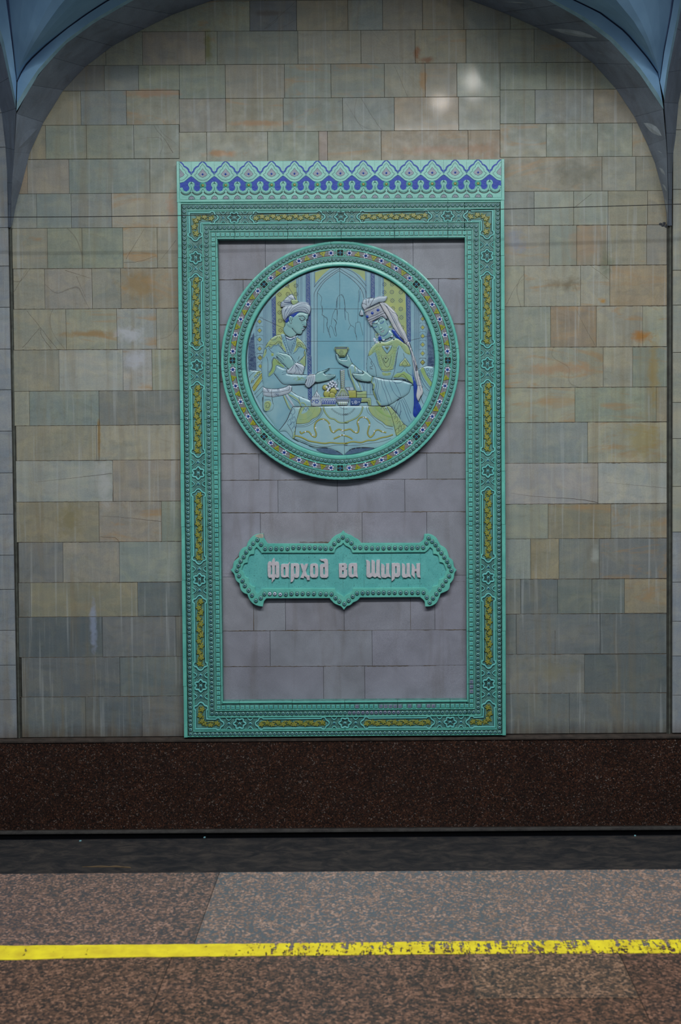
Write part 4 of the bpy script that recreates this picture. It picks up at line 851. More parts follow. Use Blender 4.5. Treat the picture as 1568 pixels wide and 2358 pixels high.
for s_ in ('2 430,530 520,450 640,360 755,290 765,500 775,640 790,800 560,1250 445,1250', '3 745,250 800,270 900,330 990,400 1072,475 1082,800 1090,1170 1000,1000 900,760 800,700 750,640', '2 1055,178 1180,130 1300,105 1180,210 1060,345', '3 232,118 350,125 458,150 462,300 380,210'):
    cu = MB(); fill(cu, s_, B0+.0002, 0, 5, iYEP, 8, sm=False); cu.build('yellow_hanging', MT, parent=med)
st = MB()
for s_ in ('2 372,600 435,545 440,1240 385,1240', '2 912,195 975,180 988,799 915,799', '2 915,800 988,800 992,1499 928,1499', '4 932,0 1000,0 1008,690 945,690', '3 548,175 600,190 605,600 548,600', '3 1088,490 1145,560 1150,1220 1092,1220'): fill(st, s_, B0+.0003, 0, 5, iNAV, 8, sm=False)
for s_ in ('2 5,1300 95,1120 115,1499 0,1499', '4 0,0 125,0 132,240 10,240', '3 1395,1100 1440,1000 1500,1250 1505,1437 1408,1437', '5 1410,0 1515,0 1515,190 1400,190'): fill(st, s_, B0+.0003, 0, 5, iDKB, 8, sm=False)
bl = st
def V(sheet, x, y0, y1, w=.8, mi=iLI): k = CROPS[sheet]; line(bl, '', w, mi, .0006, sm=False, raw=[(k[1]+x/k[0], k[2]+y/k[0]) for y in np.linspace(y0, y1, 40)])
for x in (122, 140, 240, 262, 280, 300, 320, 345, 365, 440, 768, 785, 800, 828, 848, 908, 992): V('2', x, 0, 1700, random.uniform(.7, 1.1))
for x in (1042, 1055): V('2', x, 0, 400)
for x in (1040, 1092): V('2', x, 540, 2150, 1.0, iLB)
for x in (465, 480): V('3', x, 100, 560)
for x in (447, 490): V('3', x, 560, 2150, 1.0)
for x in (535, 548, 606, 672, 690, 726, 742, 1080, 1092, 1150, 1200, 1215, 1230, 1245, 1258, 1272, 1288, 1375, 1390, 1402): V('3', x, 0, 2000, random.uniform(.7, 1.0))
for s_ in ('2 1040,560 1045,500 1090,420 1180,310 1300,210 1440,120 3 75,110 200,190 320,270 420,370 470,450 480,560', '2 1092,560 1095,500 1110,460 1200,330 1320,230 1440,150 3 75,150 200,230 300,310 380,400 425,480 442,560',
           '2 1040,410 1130,300 1290,170 1420,100 3 75,85 190,120 320,195 480,375'): line(bl, s_, 1.2, iLB)
for s_ in ('1 622,360 640,375 650,395 645,430 655,470 650,500', '1 660,500 685,530 680,560 695,600 703,640', '2 1390,700 1400,600 1430,545 1470,525 1500,550 1515,620 1530,740 1540,790', '2 1380,750 1340,830 1320,920 1310,1000', '2 1402,750 1402,930',
           '2 1340,900 1390,970 1370,1050 1395,1170 1370,1170 1330,1050 1290,1020 1270,1110', '2 1170,700 1172,850 1195,880 1190,1130', '2 1195,880 1250,900 1245,1040 1270,1130 1300,1200',
           '3 100,505 140,560 155,640 165,750 205,790 215,900 245,965 295,1000 300,1060 330,1130 335,1190', '3 245,965 225,1000 205,1040', '3 395,400 365,450 365,530 355,680 350,920', '3 320,930 350,925 380,920 400,1000 430,1120', '3 320,930 315,1060 330,1150', '3 50,550 40,700', '3 0,730 40,740 35,880', '3 0,880 30,930 10,990 30,1120'):
    line(bl, s_, .9, iLB, .0007)
for s_ in ('3 35,600 25,700', '3 150,700 160,860', '3 385,450 370,620', '2 1400,600 1390,740', '2 1520,760 1535,930'): line(bl, s_, 2.0, iLI, .0004)
for s_ in ('1 578,460 902,460', '1 540,662 975,662', '1 1190,660 1340,625', '1 762,205 762,460', '1 697,832 800,832', '1 265,515 410,580'): line(bl, s_, 1.0, iLB, .0009, sm=False)
dm = []
for k, x, ys in (('2', 182, (950, 1092, 1235, 1378, 1518)), ('4', 195, (25, 155)), ('3', 1330, (870, 1000, 1130, 1260, 1393, 1525)), ('5', 1330, (95,))):
    for y in ys:
        c = CROPS[k]; X, Y = c[1]+x/c[0], c[2]+y/c[0]; fill(bl, '', B0+.0004, .0006, 2, iYE, 3, sm=False, raw=[(X-4.2, Y), (X, Y-4.6), (X+4.2, Y), (X, Y+4.6)])
        line(bl, '', .8, iLB, sm=False, raw=[(X-5.4, Y), (X, Y-5.8), (X+5.4, Y), (X, Y+5.8), (X-5.4, Y)]); line(bl, '', .7, iLB, sm=False, raw=[(X-8, Y-8), (X-5, Y-10), (X+5, Y-10), (X+8, Y-8)])
for k, pts in (('2', '615,385 755,385 495,525 628,520 755,520 495,670 495,808 505,940 510,1090'), ('3', '750,350 870,350 865,465 1000,470 750,470 872,595 998,595 1000,722 880,715 1008,850 1020,1000')):
    for p in T(k+' '+pts): line(bl, '', 1.0, iLI if k == '3' else iLB, sm=False, raw=circ(p, 3.6, 12)+[circ(p, 3.6, 12)[0]]); dots(bl, circ(p, 4.9, 8), .8, iLI if k == '3' else iLB, .0008, seg=5); dots(bl, [p], 1.1, iLI, .0008, seg=6)
for k, x, y0, y1 in (('2', 404, 600, 1140), ('2', 945, 200, 1568), ('4', 970, 0, 690), ('3', 576, 190, 560), ('3', 1120, 560, 1180)):
    c = CROPS[k]; X = c[1]+x/c[0]; Y = c[2]+y0/c[0]; i = 0
    while Y < c[2]+y1/c[0]:
        line(bl, '', .9, iLW, .0008, sm=False, raw=[(X+2.4*math.cos(t), Y+2.4*math.sin(t)) for t in np.linspace(-2.2+math.pi*(i % 2), 3.0+math.pi*(i % 2), 9)]); dots(bl, [(X+3.0*(-1)**i, Y+3.2)], .7, iLW, .0007, seg=5); Y += 6.3; i += 1
for k, x0, x1, y0, y1 in (('2', 15, 105, 1150, 1568), ('4', 10, 120, 0, 220), ('3', 1410, 1500, 1080, 1568), ('5', 1415, 1505, 0, 170)):
    c = CROPS[k]
    for i in range(26):
        X = c[1]+random.uniform(x0, x1)/c[0]; Y = c[2]+random.uniform(y0, y1)/c[0]; line(bl, '', .8, iLI, .0006, raw=[(X-3, Y+2), (X-1, Y-2), (X+1.5, Y+1.5), (X+3, Y-2)])
st.build('painted_columns', MT, parent=med)
cs_ = MB()
fill(cs_, '4 15,235 110,222 215,238 235,350 240,480 232,640 215,790 150,680 90,560 40,430', .0352, .0035, 9, iROB); fill(cs_, '4 78,470 215,262 222,345 112,540', .0385, .0008, 4, iYE); fill(cs_, '4 60,360 150,240 205,245 110,330 50,420', .0384, .0008, 3, iGLD)
for s_ in ('4 20,330 50,290 110,240', '4 40,430 215,262', '4 60,500 225,290', '4 80,550 228,380', '4 100,600 230,470', '4 130,650 235,540', '4 15,235 110,222 215,238'): line(cs_, s_, 1, iLB)
for p in T('4 125,325 75,400 165,270'): line(cs_, '', .9, iLB, sm=False, raw=circ(p, 3, 10)+[circ(p, 3, 10)[0]])
dots(cs_, along(T('4 110,585 230,460'), 3), 1.1, iLW)
cs_.build('cushion', MT, parent=med); cs_ = MB()
fill(cs_, '5 1265,190 1380,150 1460,152 1510,165 1490,330 1440,480 1400,600 1330,540 1300,420 1280,300', .0352, .0035, 9, iROB); fill(cs_, '5 1300,195 1345,172 1390,280 1465,395 1445,450 1380,375 1330,290', .0385, .0008, 4, iGRN)
for s_ in ('5 1265,190 1380,150 1460,152 1510,165', '5 1290,190 1320,300 1370,390 1440,480', '5 1345,172 1395,280 1470,400', '5 1275,200 1300,320 1350,430 1420,520', '5 1290,400 1330,540'): line(cs_, s_, 1, iLB)
dots(cs_, along(T('5 1285,320 1330,430 1410,530'), 3), 1.2, iLW)
for p in T('5 1400,200 1420,270 1460,220 1440,320 1480,290'): line(cs_, '', .9, iLB, sm=False, raw=circ(p, 3, 10)+[circ(p, 3, 10)[0]])
cs_.build('cushion', MT, parent=med)
# --- the man
mb = MB()
fill(mb, '4 235,600 380,600 560,580 640,540 690,540 760,600 850,640 980,700 995,775 960,795 840,797 735,797 660,900 600,1030 490,1170 380,1030 280,900 222,800', .037, .006, 14, iROB)
fill(mb, '8 600,0 480,20 300,130 170,310 110,430 55,650 30,850 22,1050 38,1300 75,1500 4 240,430 252,500 340,530 480,525 620,490 660,450 700,420 8 1270,1200 1320,960 1350,900 1370,600 1380,430 1340,340 1270,240 1180,140 1060,30 830,60', .040, .008, 20, iROB)
man = mb.build('man_relief', MT, parent=med)
r_ = MB()
fill(r_, '8 600,10 480,20 330,110 200,260 130,400 180,385 235,345 300,425 345,380 400,335 480,335 520,300 560,345 640,430 700,505 770,565 805,520 700,280 640,120', .0462, .0025, 5, iGLD)
fill(r_, '8 1080,80 1180,150 1280,260 1372,420 1330,440 1220,390 1180,380 1120,430 1080,500 960,590 915,605 1000,420 1060,230', .0462, .0025, 5, iGLD)
fill(r_, '8 1330,450 1300,560 1322,620 1250,700 1180,760 1100,840 1250,900 1330,950 1352,700', .0462, .0015, 5, iGLD)
fill(r_, '8 310,540 400,560 400,640 385,690 500,740 600,830 700,930 770,1035 640,990 480,930 440,1060 390,1160 300,1240 230,1272 226,1180 290,1080 330,950 330,800 375,700 300,650', .0472, .0015, 4, iGRN)
fill(r_, '8 170,430 130,450 90,560 66,700 120,650 165,560', .0462, .001, 3, iGLD)
for s_ in ('8 600,10 480,20 300,130 170,310 110,430 55,650 30,850 22,1050 38,1300 75,1500', '8 300,160 420,150 490,90 500,50', '8 180,385 235,345 300,425 345,380 400,335 480,335 520,300 560,345 640,430 700,505 770,565', '8 250,290 340,310 420,300 480,240 540,200 600,220 640,270', '8 520,300 530,260 580,240 620,270 620,330 580,360 540,330',
           '8 600,380 650,420 660,470 710,510 760,520', '8 1080,80 1180,150 1280,260 1372,420 1350,620 1345,900', '8 1220,390 1180,380 1120,430 1080,500 960,590', '8 1220,390 1200,310 1150,280 1110,320 1130,370 1170,350', '8 1090,400 1080,300 1130,240 1220,250 1300,340', '8 1330,450 1300,560 1322,620 1250,700 1180,760 1100,840 1040,890',
           '8 1300,640 1230,740 1150,820', '8 230,400 320,520 400,560', '8 180,670 215,850 215,1100 226,1270 300,1240 390,1160 440,1060 480,930 640,990 770,1035', '8 385,690 330,800 335,950 290,1080 230,1130', '8 400,700 350,820 355,960 310,1090 240,1170', '8 385,690 500,740 560,860 640,880', '8 400,700 470,770 520,850 600,880',
           '8 560,60 590,110 640,150', '8 290,260 310,250', '8 400,250 410,240', '8 110,430 170,430 140,560', '8 900,640 1000,780 1060,860', '8 1120,760 1160,660'): line(r_, s_, 1.0, iLB)
line(r_, '8 350,600 370,610', 5.5, iYE, .001, sm=False)
r_.build('robe_ornament', MT, parent=man)
r_ = MB()
fill(r_, '8 740,60 880,100 1000,50 1070,50 1010,300 885,610 830,450 770,200', .0445, .001, 4, iTUR)
fill(r_, '8 605,0 720,0 780,200 830,400 888,560 870,625 800,520 740,330 650,120', .0470, .0012, 2.5, iROB); fill(r_, '8 1052,60 1082,80 1040,250 980,420 905,605 878,590 960,350 1000,200', .0470, .0012, 2.5, iROB)
for s_ in ('8 605,0 650,120 740,330 800,520 870,625', '8 720,0 780,200 830,400 888,560', '8 1082,80 1040,250 980,420 905,605', '8 1052,60 1000,200 960,350 888,560'): line(r_, s_, 1.0, iLI)
for s_ in ('8 820,180 840,320 870,480', '8 870,190 880,480', '8 920,190 905,470', '8 960,180 930,400'): line(r_, s_, .7, iLI, .0006)
line(r_, '8 760,100 840,150 920,160 1010,110', 4.0, glaze and iLI, .0007)
dots(r_, along(T('8 670,30 730,230 800,450 850,560'), 5.2), .9, iLI, .001)
dots(r_, along(T('8 1050,130 1010,260 950,400 905,530'), 5.2), .9, iLI, .001); r_.build('collar', MT, parent=man)
r_ = MB()
fill(r_, '6 320,1150 300,1350 240,1500 270,1640 380,1800 550,1890 700,1850 830,1730 860,1500 700,1200 500,1100', .047, .003, 6, iSKN)
fill(r_, '6 480,1150 560,900 700,860 880,780 1000,745 1200,770 1350,850 1375,850 1345,950 1325,1060 1285,1110 1278,1200 1278,1330 1265,1400 1215,1450 1195,1520 1120,1560 1100,1610 1075,1680 1030,1735 940,1745 850,1720 760,1640 680,1540 600,1500 420,1400 360,1250', .0490, .0055, 8, iSKN)
fill(r_, '6 930,1300 1010,1240 1150,1150 1230,1120 1278,1200 1276,1330 1240,1380 1120,1360', .0520, .002, 5, iSKN, 2.0)
fill(r_, '6 1040,1430 1090,1362 1200,1356 1262,1400 1220,1450 1130,1440 1060,1480', .0532, .001, 1.5, iBK, 1.5)
fill(r_, '6 1050,1500 1130,1505 1200,1490 1170,1530 1110,1575 1060,1540', .0528, .001, 1.2, iTUR, 1.5)
fill(r_, '6 490,1080 490,1000 540,930 600,950 640,1020 660,1080 610,1120 625,1240 590,1290 545,1260 515,1180', .0540, .001, 1.5, iSKN, 1.5)
line(r_, '6 925,940 1030,940 1110,928 1180,970 1235,1050', 2.3, iBK, .0012); line(r_, '6 965,1035 1020,1110 1090,1142 1160,1110 1215,1060', 1.9, iBK, .0012); line(r_, '6 980,1030 1060,1010 1140,1050 1190,1060', .7, iLI); line(r_, '6 1010,1150 1090,1175', .7, iLI)
for s_, w in (('6 490,1080 490,1000 540,930 600,950 640,1020 660,1080 610,1120 625,1240 590,1290 545,1260 515,1180 490,1080', .9), ('6 550,1000 585,1050 560,1110 590,1140', .8), ('6 640,1470 700,1570 800,1670 860,1740 960,1762 1060,1740 1085,1680 1095,1600 1120,1570 1190,1530 1220,1460', 1.5), ('6 1375,850 1345,950 1325,1055 1285,1105 1280,1250 1280,1370 1262,1402', 1.3),
              ('6 300,1140 330,1230 300,1380 230,1480 250,1600 310,1720 420,1820 560,1885 700,1850', 1.1), ('6 840,1720 820,1780 750,1840', 1.2), ('6 1090,1335 1120,1305 1165,1340', .7), ('6 1050,1500 1130,1512 1200,1490', .8), ('6 1040,1250 1110,1200', .6)): line(r_, s_, w, iLB)
r_.build('face', MT, parent=man)
r_ = MB(); fill(r_, '6 310,1150 340,1200 370,1235 480,1150 478,1060 490,980 560,920 620,940 650,1000 690,1045 735,1010 770,950 820,910 860,820 980,735 800,740 600,850 430,960', .0535, .001, 3, iHAI); r_.build('hair', MT, parent=man)
r_ = MB()
fill(r_, '6 310,1160 230,1050 190,900 165,750 170,650 230,540 320,480 470,440 650,400 850,330 950,300 1100,285 1270,300 1370,370 1440,470 1470,600 1440,740 1400,862 1330,820 1200,765 1050,742 900,748 750,800 600,870 470,990 380,1090', .0530, .0065, 9, iTUR)
for s_ in ('6 310,1130 290,950 310,780 400,600 470,480', '6 330,1110 350,950 450,750 560,580 640,440', '6 340,1090 450,900 650,620 850,480 1000,400 1150,375 1300,390 1400,440', '6 350,1080 500,880 700,680 900,560 1080,530 1200,540 1320,620 1400,750', '6 380,1060 560,850 750,700 950,620 1100,620 1230,660 1350,780 1370,850',
           '6 430,1000 640,830 850,745 1050,738 1250,780 1370,855', '6 430,560 330,700 290,900'): line(r_, s_, 1.0, iLI)
line(r_, '6 310,1160 230,1050 190,900 165,750 170,650 230,540 320,480', 1.2, iLB); line(r_, '6 650,400 850,330 950,300 1100,285 1270,300 1370,370 1440,470 1470,600 1440,740 1400,862', 1.2, iLB)
fill(r_, '6 600,210 820,200 905,260 860,340 700,425 620,340', .0590, .0015, 2, iGLD, 1.6); line(r_, '6 600,210 820,200 905,260 860,340 700,425 620,340', .9, iLB, closed=True)
r_.build('turban', MT, parent=man)
r_ = MB(); fill(r_, '6 125,512 330,502 480,440 640,400 600,330 590,220 680,190 800,210 760,120 700,30 640,-40 560,-60 430,40 330,130 250,230 150,300 120,400', .0480, .004, 5, iTUR)
for s_ in ('6 150,350 400,340 600,340', '6 140,440 400,400 600,370', '6 280,230 450,250 580,290', '6 440,40 560,130 700,190', '6 430,40 330,130 250,230 150,300 120,400 125,500', '6 560,-60 640,-40 700,30 760,120 800,210', '2 615,385 690,490 745,610', '2 600,405 622,375 650,395', '2 655,545 700,520 735,590'): line(r_, s_, 1.0, iLI)
line(r_, '6 105,512 280,515', 1.8, iLB); line(r_, '6 250,290 420,310 560,320', 3.0, iLI, .0006); r_.build('turban_plume', MT, parent=man)
r_ = MB()
fill(r_, '8 470,930 640,990 770,1040 790,1150 800,1170 1000,1195 1260,1205 1400,1215 1385,1350 1330,1475 1200,1492 900,1505 700,1500 600,1430 480,1280 400,1170 450,1050', .0465, .0065, 9, iROB)
fill(r_, '8 1010,900 1050,860 1120,855 1230,905 1315,980 1285,1100 1262,1205 1100,1192 900,1190 800,1162 778,1100 850,1040', .0500, .004, 6, iTUR)
fill(r_, '4 945,300 1060,290 1068,390 1030,440 960,492 910,462 900,430', .0500, .004, 6, iTUR)
for s_ in ('8 1040,950 1060,1100 1000,1180', '8 1060,930 1130,1050 1170,1190', '8 1010,920 900,1100', '8 1050,900 1150,1010 1240,1120', '8 980,960 860,1110', '4 970,320 950,400 930,460', '4 1000,310 985,400 960,470', '4 1030,300 1020,390 1000,440', '8 640,1210 720,1190 790,1170', '8 640,1150 700,1120 770,1130', '8 700,1060 760,1080'): line(r_, s_, .8, iLI)
for s_, w in (('8 400,1170 480,1280 600,1430 700,1500 900,1508 1200,1495 1330,1478 1385,1350', 1.7), ('8 778,1040 790,1150 800,1170 1000,1195 1260,1208 1400,1215', 1.2), ('8 1040,900 1060,930 1150,1005', 1.2), ('8 1100,850 1230,905 1315,980 1285,1100 1262,1205', 1.2), ('4 945,300 1060,290', 1.2), ('4 900,430 910,462 960,492 1030,440 1068,395', 1.5)): line(r_, s_, w, iLB)
for i in range(26): q = (688+random.gauss(0, 7), 873+random.gauss(0, 2.6)); line(r_, '', .8, iGRN, .0008, raw=[q, (q[0]+2, q[1]-1.5), (q[0]+3.5, q[1]+.8)])
r_.build('sleeve', MT, parent=man)
r_ = MB()
fill(r_, '8 470,560 540,530 660,558 780,580 880,640 960,760 1000,880 1010,910 850,1042 800,1010 700,900 600,820 500,700 450,640', .0500, .0045, 6, iSKN, 2.0)
for s_ in ('8 510,570 620,610 760,700', '8 490,605 600,670 700,775', '8 480,655 570,740 650,805', '8 540,530 660,558 780,580'): line(r_, s_, .9, iLI)
line(r_, '8 780,580 880,640 960,760 1000,880 1010,910', 1.1, iLB); line(r_, '8 480,660 500,700 600,820 700,900 800,1010 850,1042', 1.4, iLB); r_.build('hand', MT, parent=man)
r_ = MB()
fill(r_, '4 1060,290 1130,240 1200,225 1285,186 1240,225 1190,262 1250,285 1370,290 1378,312 1330,345 1280,370 1200,392 1110,408 1060,402', .0500, .0045, 5, iSKN, 2.0)
for s_ in ('4 1190,262 1250,302 1360,300', '4 1225,322 1345,322', '4 1250,345 1330,342'): line(r_, s_, .8, iLI)
for s_, w in (('4 1060,290 1130,240 1200,225 1285,186', 1.1), ('4 1190,262 1250,285 1370,290 1378,312 1330,345 1280,370 1200,392 1110,408 1060,402', 1.4)): line(r_, s_, w, iLB)
r_.build('hand', MT, parent=man)
r_ = MB()
fill(r_, '4 245,480 300,508 450,515 580,490 640,455 690,480 682,540 620,590 500,622 380,640 260,622 238,560', .0460, .0045, 6, iTUR)
fill(r_, '4 245,615 380,632 388,720 405,780 380,845 310,872 250,850 235,780', .0440, .003, 6, iROB); fill(r_, '4 262,720 350,700 372,770 340,842 270,850', .0465, .0012, 3, iGLD)
for s_ in ('4 245,480 300,508 450,515 580,490 640,455', '4 690,480 682,540 620,590 500,622 380,640 260,622', '4 245,560 370,575 520,560 640,530', '4 380,515 370,575 380,640', '4 245,615 240,780 255,850 310,872 380,845 405,780 388,720 380,632', '4 262,690 330,680 360,700', '4 275,740 320,730 345,770 320,810 285,800 300,770', '4 300,515 330,560', '4 640,455 660,500 640,540'): line(r_, s_, 1.0, iLB)
for p in T('4 300,515 325,540 480,530 440,600 470,605'): line(r_, '', .8, iLI, sm=False, raw=circ(p, 2, 9)+[circ(p, 2, 9)[0]])
line(r_, '4 600,600 660,690 720,785', 9, iTUR, .0008); line(r_, '4 565,620 600,700 640,790 672,835', 4.5, iGLD, .0012); line(r_, '4 640,600 720,640 800,700 832,780', 4.5, iGLD, .0012); line(r_, '4 838,735 880,735 920,780', 4, iGLD, .0012)
for s_ in ('4 550,615 585,700 622,790 660,850', '4 590,605 640,690 720,790', '4 625,590 700,660 800,730 838,790', '4 680,545 760,600 850,640 980,700 995,775', '4 800,640 835,795', '4 235,640 230,720'): line(r_, s_, 1.1, iLB)
r_.build('belt', MT, parent=man)
# --- the woman
wb_ = MB()
fill(wb_, '5 1145,430 1192,440 1197,700 1188,870 1245,922 1200,985 1110,1065 1030,1010 960,870 880,770 820,745 880,680 980,600', .037, .006, 12, iROB)
fill(wb_, '9 400,220 300,290 200,390 140,500 110,620 70,750 60,1000 80,1110 150,1200 250,1250 400,1290 600,1330 800,1350 1000,1370 1200,1370 1380,1440 1475,1510 1450,1200 1440,900 1395,600 1335,400 1240,300 1150,210 1000,130 880,90 820,150 640,210 500,200', .040, .008, 18, iROB)
for s_ in ('5 900,790 940,700 985,640', '5 930,850 960,740 990,660', '5 990,880 1000,780 980,700', '5 1000,650 1040,760 1090,900 1130,990', '5 1020,640 1080,760 1120,880 1160,960', '5 1040,620 1090,720 1150,860', '5 1000,960 980,900 1010,820'): line(wb_, s_, .9, iLI)
for s_ in ('9 400,220 300,290 200,390 140,500 110,620 70,750 60,1000 80,1110 150,1200 250,1250 400,1290 600,1330 830,1360 1100,1372 1300,1400 1470,1510', '9 250,860 290,940 330,1060 345,1260', '5 745,745 830,745 880,790 960,880 1030,1010 1110,1065', '9 120,680 200,780 180,860 240,950 150,980 230,1040 140,1030', '9 190,800 230,830 210,870', '9 1000,400 960,700 920,950 880,1150 800,1350', '9 1160,560 1190,680'): line(wb_, s_, 1.0, iLB)
woman = wb_.build('woman_relief', MT, parent=med)
r_ = MB()
fill(r_, '9 400,220 300,290 200,400 130,520 118,640 200,605 310,560 350,700 400,900 470,1040 520,1110 650,1130 800,1105 870,1040 920,880 940,700 985,500 1030,350 1120,460 1200,560 1365,605 1340,440 1230,290 1000,130 860,140 640,230 500,225', .0462, .0025, 6, iGLD)
fill(r_, '9 490,640 560,760 625,960 540,960 510,850 470,730', .0480, .0006, 2, iROB); fill(r_, '9 800,650 770,800 725,960 640,960 700,850 755,720', .0480, .0006, 2, iROB); fill(r_, '9 510,340 820,330 780,450 670,585 570,460', .0482, .002, 4, iROB); fill(r_, '9 600,370 740,365 675,470', .0500, .001, 2, iGLD)
fill(r_, '9 545,735 630,645 722,735 630,860', .0490, .0015, 3, iGLD); fill(r_, '9 1210,690 1330,860 1375,940 1250,970 1195,990 1150,960 1035,950 1060,860 1150,770', .0470, .0025, 5, iGLD)
fill(r_, '9 860,1285 950,1150 1100,1120 1180,1060 1260,1130 1380,1250 1455,1460 1300,1370 1150,1290 1000,1290', .0465, .0018, 5, iGRN)
fill(r_, '9 510,1110 650,1135 800,1110 790,1210 650,1240 540,1220', .0470, .001, 3, iGLD)
for s_ in ('9 510,340 820,330 780,450 670,585 570,460', '9 600,370 740,365 675,470', '9 545,735 630,645 722,735 630,860', '9 1210,690 1330,860 1375,940 1250,970 1195,990 1150,960 1035,950 1060,860 1150,770', '9 1200,770 1270,870 1300,910 1200,950 1110,910 1140,850'): line(r_, s_, .9, iLB, closed=True, sm=False)
for s_ in ('9 310,560 350,700 400,900 470,1040 520,1110', '9 870,1040 920,880 940,700 985,500 1030,350', '9 490,640 540,780 625,960 720,960 770,800 800,650', '9 520,1112 650,1120 800,1108', '9 960,1140 1100,1120 1170,1020', '9 1240,1030 1300,1150 1430,1240', '9 870,1285 1000,1290 1150,1200 1300,1370', '9 470,1040 650,1060 870,1040'): line(r_, s_, 1.0, iLB)
for s_, st_ in (('9 330,330 350,560 400,760 450,930 520,1040', 3.0), ('9 380,300 410,560 450,760 500,930', 3.0), ('9 450,300 450,480 480,600 640,640 780,600 850,480 860,330', 3.0), ('9 900,330 880,560 850,760 800,930 740,1020', 3.0), ('9 940,330 930,560 900,800 850,980', 3.0), ('9 530,290 650,320 800,260', 2.8), ('9 420,250 530,290', 2.8), ('9 480,1030 650,1060 850,1030', 2.8), ('9 200,560 280,440 360,330', 3.2), ('9 1080,200 1100,330 1200,500 1330,580', 3.4), ('9 560,1170 650,1180 770,1160', 3.2)):
    q = along(T(s_), st_); dots(r_, q, 1.15, iGRN if random.random() < .5 else iGLD, .0018, seg=6); 
    for a in q[::2]: dots(r_, [(a[0]+1.4, a[1]+.8)], .55, iLB, .0009, seg=5)
dots(r_, T('9 670,410 630,715 460,235 875,145'), 2.0, iLB, .001)
r_.build('dress_ornament', MT, parent=woman)
r_ = MB()
fill(r_, '7 700,1270 900,1120 965,1140 1050,1250 900,1350 730,1410 690,1380', .0470, .003, 5, iSKN)
fill(r_, '7 400,920 420,880 500,840 590,790 650,740 720,700 800,760 830,800 860,900 912,1020 922,1120 870,1210 800,1270 740,1292 640,1250 540,1150 470,1060 430,990', .0490, .006, 8, iSKN, 2.0)
fill(r_, '7 575,880 640,900 680,1010 725,1040 700,1085 640,1105 620,1070 600,990', .0542, .0018, 2.5, iSKN, 1.6)
fill(r_, '7 665,1165 720,1120 790,1100 775,1150 715,1190', .0548, .001, 1.5, iTUR, 1.5)
for s_, w, mi in (('7 415,930 450,905 520,905 570,920', 1.9, iBK), ('7 600,860 630,800 680,765 740,755', 1.9, iBK), ('7 455,1010 490,1030 530,1020 560,985', 2.0, iHAI), ('7 655,905 700,905 740,880 770,835', 2.2, iHAI), ('7 435,960 480,930 560,950', .7, iLI), ('7 650,890 700,860 760,840', .7, iLI), ('7 575,930 600,990 625,1070', .7, iLI), ('7 620,1085 650,1105 690,1080 728,1045', 1.1, iLB),
                  ('7 665,1165 720,1140 790,1105', 1.2, iLB), ('7 680,1185 720,1190 770,1155', .7, iLB), ('7 400,950 430,1000 470,1070 540,1155 640,1252 740,1295 800,1275 870,1215 925,1120', 1.4, iHAI), ('7 405,920 430,880 500,840 600,780', 1.6, iHAI), ('7 860,880 890,940', 1.2, iLI)): line(r_, s_, w, mi)
dots(r_, T('7 565,885'), .9, iBK, .001); r_.build('face', MT, parent=woman)
r_ = MB()
fill(r_, '7 1000,1105 1080,1085 1200,1240 1410,1510 1240,1400 1100,1270', .0480, .003, 5, iHAI); fill(r_, '7 620,1265 700,1310 700,1400 610,1410', .0478, .002, 3, iHAI)
fill(r_, '5 1172,180 1190,300 1240,440 1242,560 1262,680 1295,750 1305,830 1232,915 1186,880 1198,700 1193,500 1183,350', .0425, .0035, 4, iHAI)
for s_ in ('5 1200,500 1225,620 1215,760 1260,860', '5 1225,480 1230,600 1260,740 1290,800'): line(r_, s_, .8, iLI)
r_.build('hair', MT, parent=woman)
r_ = MB()
fill(r_, '7 180,500 400,400 620,305 665,360 765,560 820,640 875,765 830,775 700,705 560,785 430,865 400,985 330,900 265,760 200,600', .0530, .005, 6, iCR)
for s_ in ('7 195,590 400,490 650,370', '7 180,515 400,410 625,318', '7 260,760 500,660 740,545', '7 300,820 540,720 780,590', '7 330,880 560,770 720,700', '7 720,690 800,760 870,770'): line(r_, s_, 1.1, iLB)
q = along(T('7 200,550 400,450 640,345'), 2.8); dots(r_, q, 1.2, iGLD, .0022, seg=6)
q = along(T('7 290,800 520,700 770,575'), 2.8)+along(T('7 340,860 560,745 720,660'), 3.0)+along(T('7 300,830 350,900 395,985'), 3.0); dots(r_, q, 1.15, iWH, .002, seg=6)
for y in range(4):
    q = along(T('7 %d,%d 450,%d 720,%d' % (225+14*y, 600+46*y, 500+40*y, 395+38*y)), 3.2, y); dots(r_, q, .95, iWH, .0014, seg=5)
for p in T('7 272,705 420,600 592,510'): dots(r_, [p], 3.6, iHAI, .003, seg=10)
r_.build('crown', MT, parent=woman)
r_ = MB()
fill(r_, '7 170,490 110,380 120,290 160,190 280,150 440,130 480,140 600,90 740,78 862,92 840,180 800,235 720,255 600,275 480,330 370,385 260,435', .0500, .005, 6, iTUR); fill(r_, '7 90,490 40,600 50,652 150,655 135,560', .0480, .002, 3, iTUR, 2)
for s_ in ('7 230,180 240,350', '7 330,160 300,300', '7 480,140 400,280 350,370', '7 120,310 200,320 260,370', '7 170,490 110,380 120,290 160,190 280,150 440,130', '7 480,140 600,90 740,78 862,92 840,180 800,235 720,255 600,275', '7 90,490 40,600 30,655 150,658'): line(r_, s_, 1.2, iLB)
r_.build('crown_plume', MT, parent=woman)
r_ = MB()
fill(r_, '7 640,300 760,278 850,310 950,400 1050,490 1140,600 1190,700 1205,800 1280,950 1350,1080 1420,1200 1485,1400 1495,1455 1400,1505 1330,1380 1200,1230 1080,1060 950,830 850,650 740,480', .0535, .005, 5, iVE)
